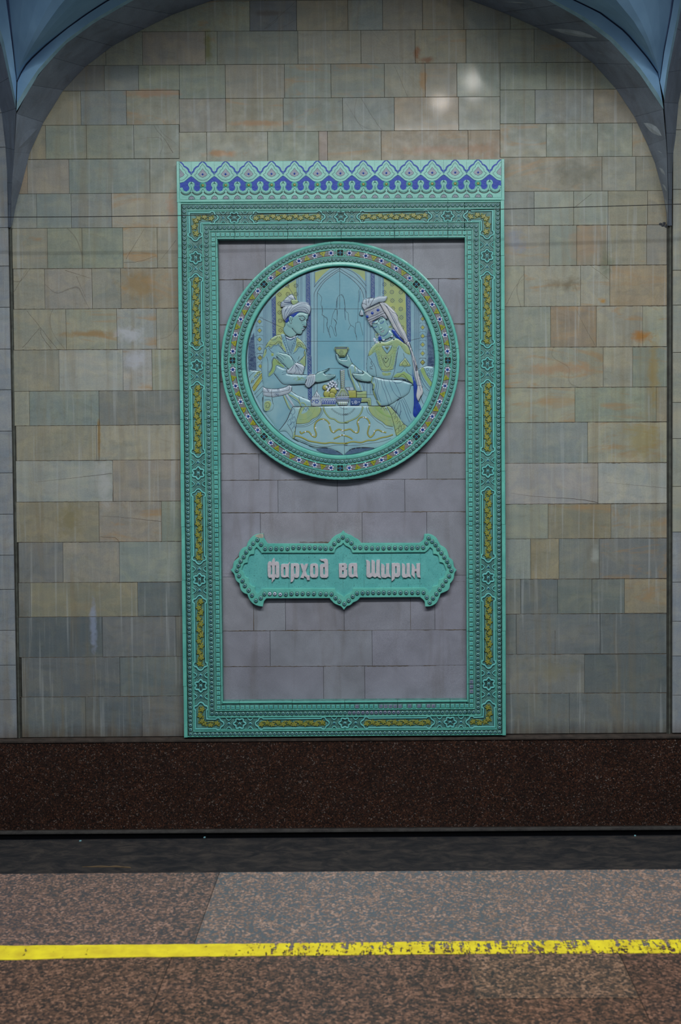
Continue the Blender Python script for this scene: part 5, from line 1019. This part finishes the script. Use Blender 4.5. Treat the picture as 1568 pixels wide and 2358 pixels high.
fill(r_, '9 1250,270 1330,215 1400,420 1480,650 1525,860 1568,1100 5 1210,0 1240,130 1265,260 1312,440 1332,540 1290,620 1268,675 1235,600 1250,440 1215,300 1188,130 9 1440,820 1390,560 1330,380', .0480, .003, 3.5, iVE)
for s_ in ('7 700,300 850,420 1000,700 1150,1000 1300,1300 1420,1480', '7 830,370 950,560 1080,750 1250,1100 1440,1430', '7 1030,575 1100,600 1150,640 1175,690', '7 760,300 860,400 960,500 1050,590', '7 900,500 1060,800 1230,1120 1380,1400', '9 1290,260 1400,560 1480,850 1530,1100', '5 1195,60 1225,200 1260,380 1300,520', '5 1250,438 1312,440'): line(r_, s_, .9, iLI)
for s_ in ('7 640,300 740,480 850,650 950,830 1080,1060 1200,1230 1330,1380 1400,1505', '7 640,290 760,272 850,305 950,395 1050,485 1140,595 1195,700 1210,800 1285,945 1355,1075 1425,1195 1490,1400', '9 1330,215 1400,420 1480,650 1525,860 1568,1100 5 1240,130 1265,260 1312,440 1332,540 1290,620 1268,675', '5 1300,625 1350,740', '5 1335,540 1300,630'): line(r_, s_, 1.3, iLB)
r_.build('veil', MT, parent=woman)
r_ = MB()
for c, rr in (((567, 1265), 70), ((975, 1010), 55)):
    P0 = T('7 %d,%d' % c)[0]; dots(r_, [(P0[0]+random.gauss(0, 2.6), P0[1]+random.gauss(0, 3.0)) for _ in range(20)], 1.3, iGLD, .0025, seg=6); dots(r_, circ(P0, 4.6, 10), 1.2, iWH, .0025, seg=6)
for p in T('7 760,1400 840,1392 930,1352 1008,1290 500,1420 560,1480 480,1370'): dots(r_, [p], 3.1, iWH, .002, seg=8); line(r_, '', .7, iLI, sm=False, raw=circ(p, 1.6, 8)+[circ(p, 1.6, 8)[0]])
line(r_, '7 700,1450 850,1450 960,1400 1060,1320', 1.0, iLB); r_.build('jewellery', MT, parent=woman)
r_ = MB()
fill(r_, '5 600,308 720,335 860,352 1000,357 1140,400 1188,432 1150,445 1120,545 1050,605 980,635 880,702 780,742 690,748 645,660 598,520 568,420 590,370', .0470, .006, 9, iROB)
fill(r_, '5 250,120 310,150 370,200 440,235 400,262 330,258 275,255 300,330 350,420 425,522 330,522 260,380 200,220', .0450, .004, 6, iROB)
for s_ in ('5 640,330 660,450 650,560 700,690', '5 700,350 720,450 760,540 790,640 820,740', '5 740,340 760,430 830,600 860,690', '5 820,360 870,500 930,590 990,630', '5 860,370 950,410 1050,370', '5 900,380 960,500 1000,600', '5 610,330 630,430 625,560 660,680', '5 345,190 380,300 420,420 450,520', '5 300,250 340,370 400,520'): line(r_, s_, .9, iLI)
line(r_, '5 572,310 556,380 600,430 590,520 622,620 695,735', 4.6, iGLD, .0014); line(r_, '5 235,190 250,290 300,430 330,520', 3.6, iGLD, .0012); line(r_, '5 300,140 312,230', 3.0, iGLD, .0012); line(r_, '5 345,330 380,440 400,515', 2.6, iGLD, .0012); line(r_, '5 215,165 262,105', 5.5, iYE, .0012)
for s_, w in (('5 555,300 720,338 860,355 1000,360 1140,403 1188,436', 1.2), ('5 1150,445 1120,545 1050,605 980,635 880,702 780,742 690,748', 1.6), ('5 555,300 535,380 580,430 570,500 600,600 680,740', 1.2), ('5 262,100 310,140 370,195 440,232 540,290', 1.3), ('5 200,190 225,300 260,390 320,520', 1.0), ('5 900,345 1000,340 1080,355', 2.2)): line(r_, s_, w, iLB)
r_.build('sleeve', MT, parent=woman)
r_ = MB()
fill(r_, '5 20,-30 50,-30 70,10 90,42 180,52 186,0 195,-38 225,20 262,95 215,167 140,137 70,97 35,40', .0470, .0045, 5, iSKN, 2.0)
for s_, w in (('5 20,-30 35,40 70,97 140,137 215,167', 1.4), ('5 45,-30 65,20 90,45 180,52', .9), ('5 186,0 180,52', .9), ('5 95,70 150,80 190,75', .9), ('5 195,-38 225,20 262,95', 1.1)): line(r_, s_, w, iLI)
r_.build('hand', MT, parent=woman)
r_ = MB()
fill(r_, '5 268,256 400,266 440,254 412,212 480,238 545,290 565,302 545,378 480,382 400,370 330,345 275,300', .0500, .0045, 5, iSKN, 2.0)
for s_ in ('5 280,282 400,300', '5 290,300 400,330', '5 320,330 420,355'): line(r_, s_, .8, iLI)
line(r_, '5 268,256 400,266 440,254 412,212', 1.0, iLB); line(r_, '5 268,262 290,310 330,345 400,370 480,384 545,380', 1.5, iLB); r_.build('hand', MT, parent=woman)
r_ = MB()
fill(r_, '3 8,1303 205,1303 195,1370 165,1425 160,1440 70,1440 60,1420 25,1385', .0500, .005, 7, iGLD, 2.0); line(r_, '3 8,1303 205,1303 195,1370 165,1425 70,1425 25,1385', 1.2, iLB, closed=True, sm=False); line(r_, '3 14,1340 200,1340', 1.0, iLB)
line(r_, '3 20,1320 195,1320', 3.6, iLI, .0007, sm=False); line(r_, '3 60,1445 165,1445', 2.2, iLB, sm=False); dots(r_, along(T('3 20,1322 195,1322'), 3), 1.0, iGLD, .0016, seg=5)
for rr in (2.2, 4.4): c = circ(T('3 103,1382')[0], rr, 12); line(r_, '', .8, iLB, sm=False, raw=c+[c[0]])
r_.build('cup', MT, parent=med)
# --- table and what stands on it
tb_ = MB()
fill(tb_, '4 700,797 835,797 5 120,752 515,752 780,752 850,770 940,870 1030,1000 1110,1060 1050,1120 940,1210 800,1310 600,1385 400,1375 250,1400 150,1480 4 1510,1560 1400,1490 1250,1440 1060,1450 900,1370 715,1300 600,1180 490,1165 620,980', .0385, .004, 12, iCL)
fill(tb_, '4 838,797 1130,800 1142,880 1090,950 1010,990 960,1040 860,1062 760,1060 790,960', .0428, .0012, 4, iGLD); fill(tb_, '4 900,797 960,797 930,870 880,900 840,900', .0440, .001, 3, iCL)
fill(tb_, '5 520,757 745,755 830,870 880,960 880,1062 780,1040 720,990 630,930 560,870', .0428, .0012, 4, iGLD); fill(tb_, '5 600,757 680,757 760,870 850,890 860,930 760,900 670,840', .0442, .001, 3, iGRN)
fill(tb_, '5 790,760 850,775 940,880 1030,1010 1080,1060 1000,1150 930,1190 890,1060 840,880', .0432, .001, 4, iGLD)
fill(tb_, '4 840,797 700,1290 735,1290 770,1000', .0430, .0006, 3, iGLD, sm=False)
for s_ in ('4 1185,800 1220,890 1290,970 1360,990 1440,1042 1568,1045 5 150,1000 240,970 340,920 400,850 430,760', '4 820,1180 840,1215 900,1190 960,1190 1010,1250 1060,1270 1075,1220 1050,1140 1060,1060 1120,1000 1200,990 1270,1040 1290,1110 1310,1170 1350,1200 1390,1170 1440,1150 1500,1180',
           '5 120,1120 180,1110 240,1100 290,1140 350,1150 365,1080 345,1000 380,930 440,920 500,950 530,1020 510,1100 500,1170 540,1220 590,1180 610,1130 660,1110 720,1140 780,1150', '4 1350,1300 1420,1270 1480,1240 5 120,1190 200,1210 270,1248',
           '4 740,1250 800,1260 880,1290 960,1330 1060,1350 1200,1370 1300,1360 1420,1370 1568,1370 5 150,1320 270,1290 400,1300 500,1270 600,1265 700,1230 800,1210 880,1180'):
    line(tb_, s_, 6.4, iLB, .0008); line(tb_, s_, 4.4, iYE if '1185' not in s_ else iGLD, .0018)
for p in T('4 905,1190 1015,1245 1190,1000 1065,1130 1285,1085 1345,1190 1480,1175 5 125,1120 320,1145 360,995 435,925 470,925 528,1035 600,1135 730,1140 140,1190 90,1195'): dots(tb_, [p], 2.4, iWH, .002, seg=8)
for s_ in ('4 1300,810 1370,870 1460,915 1568,915 5 140,880 230,860 310,780',):
    for p in along(T(s_), 4.2): line(tb_, '', .7, iLB, sm=False, raw=circ(p, 1.7, 8)+[circ(p, 1.7, 8)[0]])
for s_ in ('4 800,990 900,990 1000,920 1050,830', '5 590,790 650,880 760,950 850,960'): dots(tb_, along(T(s_), 3.0), 1.0, iGRN, .0012, seg=6)
for s_, w in (('4 700,797 835,797 5 120,750 515,750 780,750', 1.6), ('4 840,797 770,1000 735,1290', 1.2), ('4 700,797 660,900 600,1030 490,1170', 1.5), ('4 1150,800 1160,880 1100,960 1030,1010 960,1060 860,1090 760,1090', .9), ('4 1175,800 1180,880 1120,970 1050,1030 970,1085 880,1110 760,1110', .9), ('4 1142,800 1142,880 1090,950 1010,990 960,1040 860,1062 760,1060', .9),
              ('5 480,757 500,840 560,900 640,980 720,1030 770,1080 880,1100', .9), ('5 505,757 540,850 620,930 720,990 780,1040 880,1062', .9), ('5 780,752 850,870 900,1050 940,1215', 1.1), ('5 850,770 940,870 1030,1000 1110,1065', 1.3), ('4 620,1060 690,1180 715,1290', 1), ('4 1440,797 1510,828 1568,825', .9), ('5 140,757 142,1000 150,1480', 1.1),
              ('4 760,1300 900,1350 1000,1390 1200,1420 1400,1400 1568,1400 5 150,1350 350,1340 550,1310 700,1290 850,1240', .9), ('4 715,1290 850,1360 1060,1430 1250,1440 1400,1490 1510,1560', 2.4), ('5 150,1480 250,1400 400,1375 600,1385', 2.6)): line(tb_, s_, w, iLB)
for c, d in ((680, 870), (640, 940), (690, 1000), (620, 1040), (670, 1080), (690, 1150)): line(tb_, '4 %d,%d %d,%d %d,%d %d,%d' % (c, d, c+40, d-50, c+60, d+10, c+30, d+50), .9, iLI)
for c, d in ((870, 880), (900, 950), (940, 1020), (960, 1090), (920, 1120), (1000, 1060)): line(tb_, '5 %d,%d %d,%d %d,%d %d,%d' % (c, d, c+40, d-40, c+50, d+20, c+20, d+40), .9, iLB)
for c, d in ((870, 860), (920, 850), (700, 800), (750, 820)): line(tb_, ('4 ' if c > 800 else '5 ')+'%d,%d %d,%d %d,%d' % (c, d, c+20, d-40, c+45, d), 1.0, iLI)
fill(tb_, '5 165,1482 250,1412 400,1388 590,1392 450,1425 350,1455', .0400, 0, 3, iDKB); fill(tb_, '4 1080,1460 1250,1452 1400,1500 1500,1562 1200,1520', .0400, 0, 3, iDKB)
table = tb_.build('table_relief', MT, parent=med)
def item(name, fn):
    m = MB(); fn(m); m.build(name, MT, parent=table)
def f_pot(m):
    fill(m, '4 1003,775 1000,690 1015,640 1045,610 1070,570 1080,538 1095,575 1120,600 1142,640 1148,700 1160,775', .0440, .004, 5, iTUR, 2)
    for s_ in ('4 1000,690 1145,690', '4 1015,640 1142,640', '4 1045,610 1050,640', '4 1080,580 1080,640', '4 1110,610 1105,640', '4 1003,775 1000,690 1015,640 1045,610 1070,570 1080,538 1095,575 1120,600 1142,640 1148,700 1160,775'): line(m, s_, .9, iLB)
    c = T('4 1085,712')[0]; dots(m, circ(c, 3.6, 6), 1.7, iHAI, .001, seg=6); dots(m, T('4 1015,720 1030,700'), 1.5, iHAI, .001)
item('lidded_pot', f_pot)
def f_tray(m):
    fill(m, '4 1140,650 1385,640 1395,700 1375,772 1170,772', .0430, .003, 5, iTUR, 2.2, sm=False); line(m, '4 1140,655 1388,650', 3.4, iGLD, .0012); line(m, '4 1170,768 1375,768', 3.0, iGLD, .0012)
    for k in range(6): x = 1185+k*36; line(m, '4 %d,745 %d,705 %d,690 %d,705 %d,745' % (x-15, x-12, x, x+12, x+15), 1.3, iHAI); line(m, '4 %d,745 %d,715 %d,745' % (x-5, x, x+5), .8, iHAI)
    line(m, '4 1150,672 1390,668', 1.2, iHAI); line(m, '4 1165,752 1380,752', 2, iHAI); line(m, '4 1140,648 1385,638 1395,700 1375,774 1170,774', 1, iLB, sm=False)
item('fruit_tray', f_tray)
def f_fruit(m):
    for s_, r in (('4 1215,490', 6), ('4 1245,590', 8), ('4 1345,550', 8), ('4 1325,610', 7)): p = T(s_)[0]; fill(m, '', .0430, .005, r*.9, iYE, 2, sm=False, raw=circ(p, r, 18)); line(m, '', .9, iLB, sm=False, raw=circ(p, r, 18)+[circ(p, r, 18)[0]])
item('fruit', f_fruit)
def f_grape(m):
    for x, y in ((1335, 395), (1300, 410), (1370, 415), (1265, 440), (1320, 435), (1350, 450), (1390, 450), (1290, 465), (1325, 475), (1380, 480), (1240, 490), (1265, 520), (1290, 500), (1255, 545), (1395, 510), (1415, 515)):
        p = T('4 %d,%d' % (x, y))[0]; m.dome(KM, p[0], p[1], [(2.9, .044), (2.8, .0475), (2.3, .0495), (0, .0505)], 9, [iLB, iWH, iWH])
    line(m, '4 1400,470 1420,420 1400,380 1415,350', 1.2, iLB)
item('grapes', f_grape)
def f_vase(m):
    fill(m, '5 85,207 152,203 149,485 100,488', .0450, .005, 4.5, iTUR, 2, sm=False); fill(m, '5 100,487 150,487 190,540 217,602 28,602 55,545', .0450, .006, 7, iTUR, 2, sm=False); fill(m, '5 20,606 222,606 217,680 30,680', .0460, .006, 6, iTUR, 2, sm=False); fill(m, '5 38,684 207,686 190,737 60,737', .0450, .004, 5, iTUR, 2, sm=False)
    for k in range(9): y = 225+k*30; line(m, '5 92,%d 145,%d' % (y+22, y), 2.4, iGLD, .0012); line(m, '5 90,%d 147,%d' % (y+10, y-12), .9, iLB)
    for x0, x1 in ((112, 50), (118, 80), (125, 125), (132, 165), (140, 200)): line(m, '5 %d,492 %d,598' % (x0, x1), 2.6, iGLD, .0012); line(m, '5 %d,492 %d,598' % (x0+5, x1+14), .8, iLB)
    for x in range(60, 205, 29): line(m, '5 %d,690 %d,730' % (x, x), 2.6, iGLD, .0012)
    for x in range(45, 215, 26): p = T('5 %d,640' % x)[0]; line(m, '', .8, iHAI, sm=False, raw=circ(p, 1.8, 8)+[circ(p, 1.8, 8)[0]])
    for s_ in ('5 85,207 152,203 149,485 100,488 88,210', '5 100,487 55,545 28,602 20,606 30,680 38,684 60,737 190,737 207,686 217,680 222,606 217,602 190,540 150,487', '5 28,602 217,602', '5 30,680 217,680', '5 24,622 220,622', '5 26,660 218,660'): line(m, s_, 1.1, iLB, sm=False)
item('ewer', f_vase)
def f_box(m):
    fill(m, '5 165,470 280,468 290,512 190,515', .0420, .001, 3, iTUR, 3, sm=False); fill(m, '5 205,517 325,515 326,622 225,622', .0420, .002, 4, iYE, 3, sm=False); fill(m, '5 334,530 480,528 482,622 334,622', .0420, .002, 4, iGLD, 3, sm=False); fill(m, '5 240,628 418,628 400,690 360,742 240,742', .0430, .002, 4, iNAV, 3, sm=False); fill(m, '5 415,630 545,630 552,742 512,742 500,685 400,690', .0440, .002, 3, iGLD, 2.4, sm=False)
    dots(m, along(T('5 245,640 412,640'), 3), 1.1, iWH, .0012, seg=6); c = T('5 320,695')[0]; dots(m, circ(c, 3.4, 7), 1.3, iWH, .0014, seg=6); dots(m, [c], 1.6, iWH, .0016); dots(m, T('5 265,690 275,715 370,690'), 1.6, iWH, .0014)
    for s_ in ('5 205,517 325,515 326,622', '5 334,530 480,528 482,622 334,622 334,530', '5 334,575 480,573', '5 165,470 280,468 290,512', '5 225,470 230,510', '5 482,575 590,580', '5 415,630 545,630 552,742', '5 400,690 500,685 512,742', '5 415,655 520,660 530,742', '5 165,470 190,515'): line(m, s_, 1.0, iLB, sm=False)
item('casket', f_box)
# ------------------------------------------------------------------ name plaque under the medallion
CROPS.update({'a': (11.2, 525, 1215), 'b': (2.851, 520, 1200), 'c': (9.8, 605, 1270), 'd': (7.127, 765, 1270)})
KS = KP(.035)
def arcs(s):
    """outline from arcs separated by |, joined at cusps"""
    q = []
    for part_ in s.split('|'):
        p = smooth(T(part_), step=1.6); q += p if not q else (p[1:] if math.dist(p[0], q[-1]) < 1.5 else p)
    return q
OUTL = arcs('a 80,1092 130,1040 145,930 180,860 290,772 | a 290,772 300,650 370,545 490,492 | a 490,492 520,380 620,250 740,180 905,160 | a 905,160 918,265 1000,400 | a 1020,420 b 670,150 | b 670,150 685,135 695,118 | b 695,118 720,97 740,88 | b 740,88 758,78 770,64 | b 770,64 782,78 800,88 | b 800,88 820,95 842,110 | b 842,110 870,125 886,146 | b 886,146 1270,146 | b 1270,146 1297,125 1305,87 | b 1305,87 1340,88 1378,110 1408,160 | b 1408,160 1445,185 1464,240 | b 1464,240 1488,262 1496,300 1513,322 | b 1513,322 1500,340 1492,380 1470,410 | b 1470,410 1460,450 1408,475 | b 1408,475 1385,530 1350,555 1310,560 | b 1310,560 1305,525 1275,497 | b 1275,497 880,500 | b 880,500 862,520 835,532 | b 835,532 815,550 795,556 | b 795,556 785,566 775,580 | b 775,580 765,566 755,557 | b 755,557 715,540 700,525 | b 700,525 690,515 683,504 | b 683,504 270,506 | a 1000,1812 920,1900 890,2030 | a 890,2030 790,2015 660,1960 560,1850 505,1715 | a 505,1715 400,1670 330,1580 302,1435 | a 302,1435 210,1350 165,1200 80,1100')
INNL = arcs('a 870,652 838,600 740,495 | a 740,495 680,560 665,680 | a 665,680 560,700 510,800 500,900 | a 500,900 420,920 380,980 340,1092 | a 340,1092 390,1160 430,1260 520,1312 | a 520,1312 540,1430 600,1500 690,1530 | a 690,1530 690,1620 750,1715 | a 750,1715 820,1660 870,1592 | b 243,445 715,445 | b 715,445 722,465 740,478 | b 740,478 765,490 775,505 | b 775,505 790,487 815,475 | b 815,475 830,460 835,443 | b 835,443 1305,440 | b 1305,440 1322,452 1335,474 | b 1335,474 1352,450 1358,430 | b 1358,430 1392,420 1402,385 | b 1402,385 1432,370 1450,324 | b 1450,324 1430,278 1404,268 | b 1404,268 1395,225 1363,214 | b 1363,214 1358,185 1340,170 | b 1340,170 1325,188 1305,203 | b 1305,203 832,206 | b 832,206 820,180 797,165 | b 797,165 785,158 770,140 | b 770,140 758,155 742,162 | b 742,162 720,180 710,207 | b 710,207 245,207')
def clean(q, e=.5):
    o = [q[0]]
    for a in q[1:]:
        if math.dist(a, o[-1]) > e: o.append(a)
    if math.dist(o[0], o[-1]) < e: o.pop()
    return o
OUTL, INNL = clean(OUTL), clean(INNL)
cxy = KS(792, 1401, 0)
plq = empty('name_plaque', (cxy[0], DW, cxy[2]), label='turquoise ceramic name plaque with white Cyrillic lettering below the medallion', category='plaque')
PPL = glaze('plaque_panel', (108, 194, 190), (94, 180, 178), .5, 16, speck=.7, fine=.22, bump=.3)
m = MB(); m.poly(KS, OUTL, .003, .024, .3, 0); 
for x in (617, 665, 790, 839, 901, 967): m.ribbon(KS, [(x, 1275), (x+random.uniform(-1, 1), 1300), (x+random.uniform(-1, 1), 1354)], .55, .023, .0246, mi=1)
m.build('plaque_panel', [PPL, GAP], parent=plq)
m = MB(); m.poly(KS, OUTL, .020, .036, .9, 0, holes=[INNL])
for x in (617, 667, 745, 836, 901, 967): 
    m.ribbon(KS, [(x, 1252.5), (x, 1271)], .7, .035, .0364, mi=1); m.ribbon(KS, [(x, 1358), (x, 1374.5)], .7, .035, .0364, mi=1)
m.build('plaque_border', [GT, GAP], parent=plq)
STUDS = '''208,122 232,152 258,180 295,180 331,180 367,180 405,180 443,173 479,173 515,175 550,173 585,173 620,176 655,178 692,178 712,148 740,125 768,105 797,124 825,143 846,172 882,173 922,174 960,176 997,176 1035,176 1072,174 1110,174 1148,174 1186,174 1222,174 1258,172 1295,172 1317,143 1331,110 1353,132 1376,155 1394,182 1415,208 1433,236 1452,264 1466,293 1480,324 1465,360 1444,391 1424,420 1403,447 1382,477 1360,505 1338,532 1319,499 1298,468 1260,468 1223,468 1184,468 1147,468 1108,468 1072,468 1036,468 1003,468 967,468 932,470 898,470 861,472 833,494 806,520 778,542 745,525 720,503 694,478 658,478 622,476 578,475 541,475 504,475 468,475 431,476 394,480 358,480 322,476 289,476 254,478 230,504 198,521 172,486 150,453 125,423 110,392 87,358 73,323 84,292 98,262 118,234 134,203 159,175 180,145'''
SPR = [(5.2, .0355), (4.7, .041), (3.9, .0445), (2.7, .0465), (1.6, .0463), (0, .0432)]
for i, (u, v) in enumerate(T('b '+STUDS)):
    m = MB(); worn = i in (79, 80, 78)
    m.dome(KS, u, v, SPR, 12, [2, 0, 3 if worn else 0, 3 if worn else 0, 1]); o = m.build('stud', [GB, DOT, DKL, WHT], parent=plq)
    if worn: o['label'] = 'worn stud with pale chipped glaze'
LETC = glaze('letter_white', (214, 206, 212), (196, 188, 196), .35, 40, speck=.25)
LET = [('ef', '130,240 155,225 190,240 205,265 210,210 235,165 255,145 270,190 275,245 300,230 350,240 368,290 372,540 365,580 330,595 275,580 268,620 235,650 205,700 212,640 200,590 140,590 120,550 112,400 115,280', ['175,320 190,305 205,320 215,400 212,520 195,530 175,520 180,400', '270,320 285,308 298,330 300,520 280,528 270,515'], 'c'),
 ('a', '415,300 440,285 575,285 600,238 607,260 588,300 580,560 597,592 560,570 500,587 430,575 415,540 408,400', ['468,370 490,350 512,370 515,520 495,550 468,530'], 'c'),
 ('er', '635,280 670,270 690,285 700,270 790,275 820,300 825,420 815,560 790,590 740,592 710,575 705,620 670,680 630,692 635,560', ['700,345 722,328 742,350 745,490 725,515 703,495'], 'c'),
 ('ha', '850,280 900,280 935,330 960,285 1020,280 1000,340 965,440 1000,540 1055,553 1057,642 1000,642 990,590 950,560 935,545 925,600 850,590 890,510 905,460 880,380', [], 'c'),
 ('o', '1075,300 1110,278 1200,275 1240,305 1250,420 1245,550 1210,588 1110,588 1075,560 1068,430', ['1135,345 1160,320 1182,345 1184,500 1160,530 1136,505'], 'c'),
 ('de', '1290,175 1320,182 1420,170 1465,195 1475,300 1475,560 1440,592 1330,590 1297,560 1293,330 1310,290 1390,280 1395,250 1380,222 1320,208', ['1362,370 1382,345 1402,375 1405,515 1385,530 1362,510'], 'c'),
 ('ve', '110,200 215,195 240,220 240,270 218,290 243,310 245,395 215,430 115,425 112,300', ['162,230 178,228 192,245 178,260 163,260', '160,320 175,303 190,320 188,370 172,382 160,370'], 'd'),
 ('a', '275,210 310,195 400,193 408,230 405,340 420,427 375,405 330,425 285,415 268,380 268,250', ['322,255 338,238 350,260 350,370 335,385 322,370'], 'd'),
 ('sha', '555,140 590,150 618,175 620,350 632,370 645,345 645,140 680,150 698,175 698,350 710,370 723,350 725,160 735,140 778,140 778,370 800,437 760,425 740,405 700,428 660,405 620,430 575,420 562,390 565,200', [], 'd'),
 ('i', '805,200 840,215 860,245 855,365 868,385 885,365 885,200 935,198 932,350 962,427 915,412 870,432 820,425 805,400 803,300', [], 'd'),
 ('er', '978,195 1025,190 1040,200 1060,190 1105,200 1113,240 1112,390 1085,420 1040,420 1028,405 1020,450 985,480 975,482 978,350', ['1032,250 1045,238 1057,255 1060,350 1045,368 1032,352'], 'd'),
 ('i', '1143,195 1180,210 1197,245 1195,365 1208,385 1222,365 1220,200 1270,195 1270,360 1292,427 1250,410 1210,430 1160,425 1145,390 1148,280', [], 'd'),
 ('en', '1305,200 1330,215 1355,260 1352,290 1385,290 1382,200 1440,195 1437,380 1447,430 1400,420 1385,380 1383,325 1352,325 1354,440 1320,400 1303,380 1308,300', [], 'd')]
for nm, o, hs_, k in LET:
    m = MB(); m.poly(KS, T(k+' '+o), .022, .0365, .55, 0, holes=[smooth(T(k+' '+h), True, 1.2) for h in hs_]); m.build('letter', LETC, parent=plq)
m = MB(); m.poly(KS, T('a 690,226 740,185 820,165 905,162 912,250 880,268 800,262 740,240'), .030, .0366, .5, 0); m.build('broken_corner', glaze('bare_clay', (186, 178, 164), (160, 150, 138), .8, 60), parent=plq, label='broken corner of bare pale clay')
# --- grout smears along the joints of the stone
gs = MB()
def smear(x0, y0, x1, y1, wmax, dens=1.0, K=KP(0)):
    L = math.dist((x0, y0), (x1, y1)); n = max(3, int(L/5)); pts = []; ws = []
    ph = random.random()*10
    for i in range(n+1):
        t = i/n; v = .5+.5*math.sin(t*L/37+ph)*math.sin(t*L/13+ph*2)+random.uniform(-.35, .35)
        ws.append(max(.25, wmax*v*dens)); pts.append((x0+(x1-x0)*t, y0+(y1-y0)*t+(random.uniform(-.5, .7) if abs(x1-x0) > abs(y1-y0) else 0)))
    gs.ribbon(K, pts, ws, -.003, .0010, bev=.1, mi=0)
for y, dy in ((643, 0), (747, 0), (878, 0), (1044, 0), (1105, -1), (1180, -1), (1452, -1), (1534, 0)): smear(503, y+.6, 1078, y-.8+dy, 2.2)
smear(503, 1321, 540, 1321, 1.6); smear(1048, 1339, 1078, 1339, 1.6); smear(600, 1262, 780, 1251, 3.2); smear(690, 1248, 850, 1250, 4.5, .8); smear(540, 1290, 600, 1232, 5, .6)
for y in (618, 711, 805, 900, 979.5, 1060, 1155, 1248, 1341, 1420, 1513, 1604): smear(34, y+.8, 414, y-1.0, 1.5)
for y in (518.5, 611, 705, 799, 892, 972, 1066, 1160, 1240, 1333, 1413, 1506, 1596): smear(1164, y+1, 1536, y-.6, 1.5)
for x, y0, y1 in ((228, 980, 1060), (260, 1062, 1155), (1278, 1452, 1534), (945, 1330, 1452), (584, 1392, 1452), (724, 556, 580)): smear(x, y0, x, y1, 1.5)
gs.build('grout_smear', glaze('old_grout', (112, 98, 84), (88, 76, 66), .9, 60, bump=0), parent=wb)
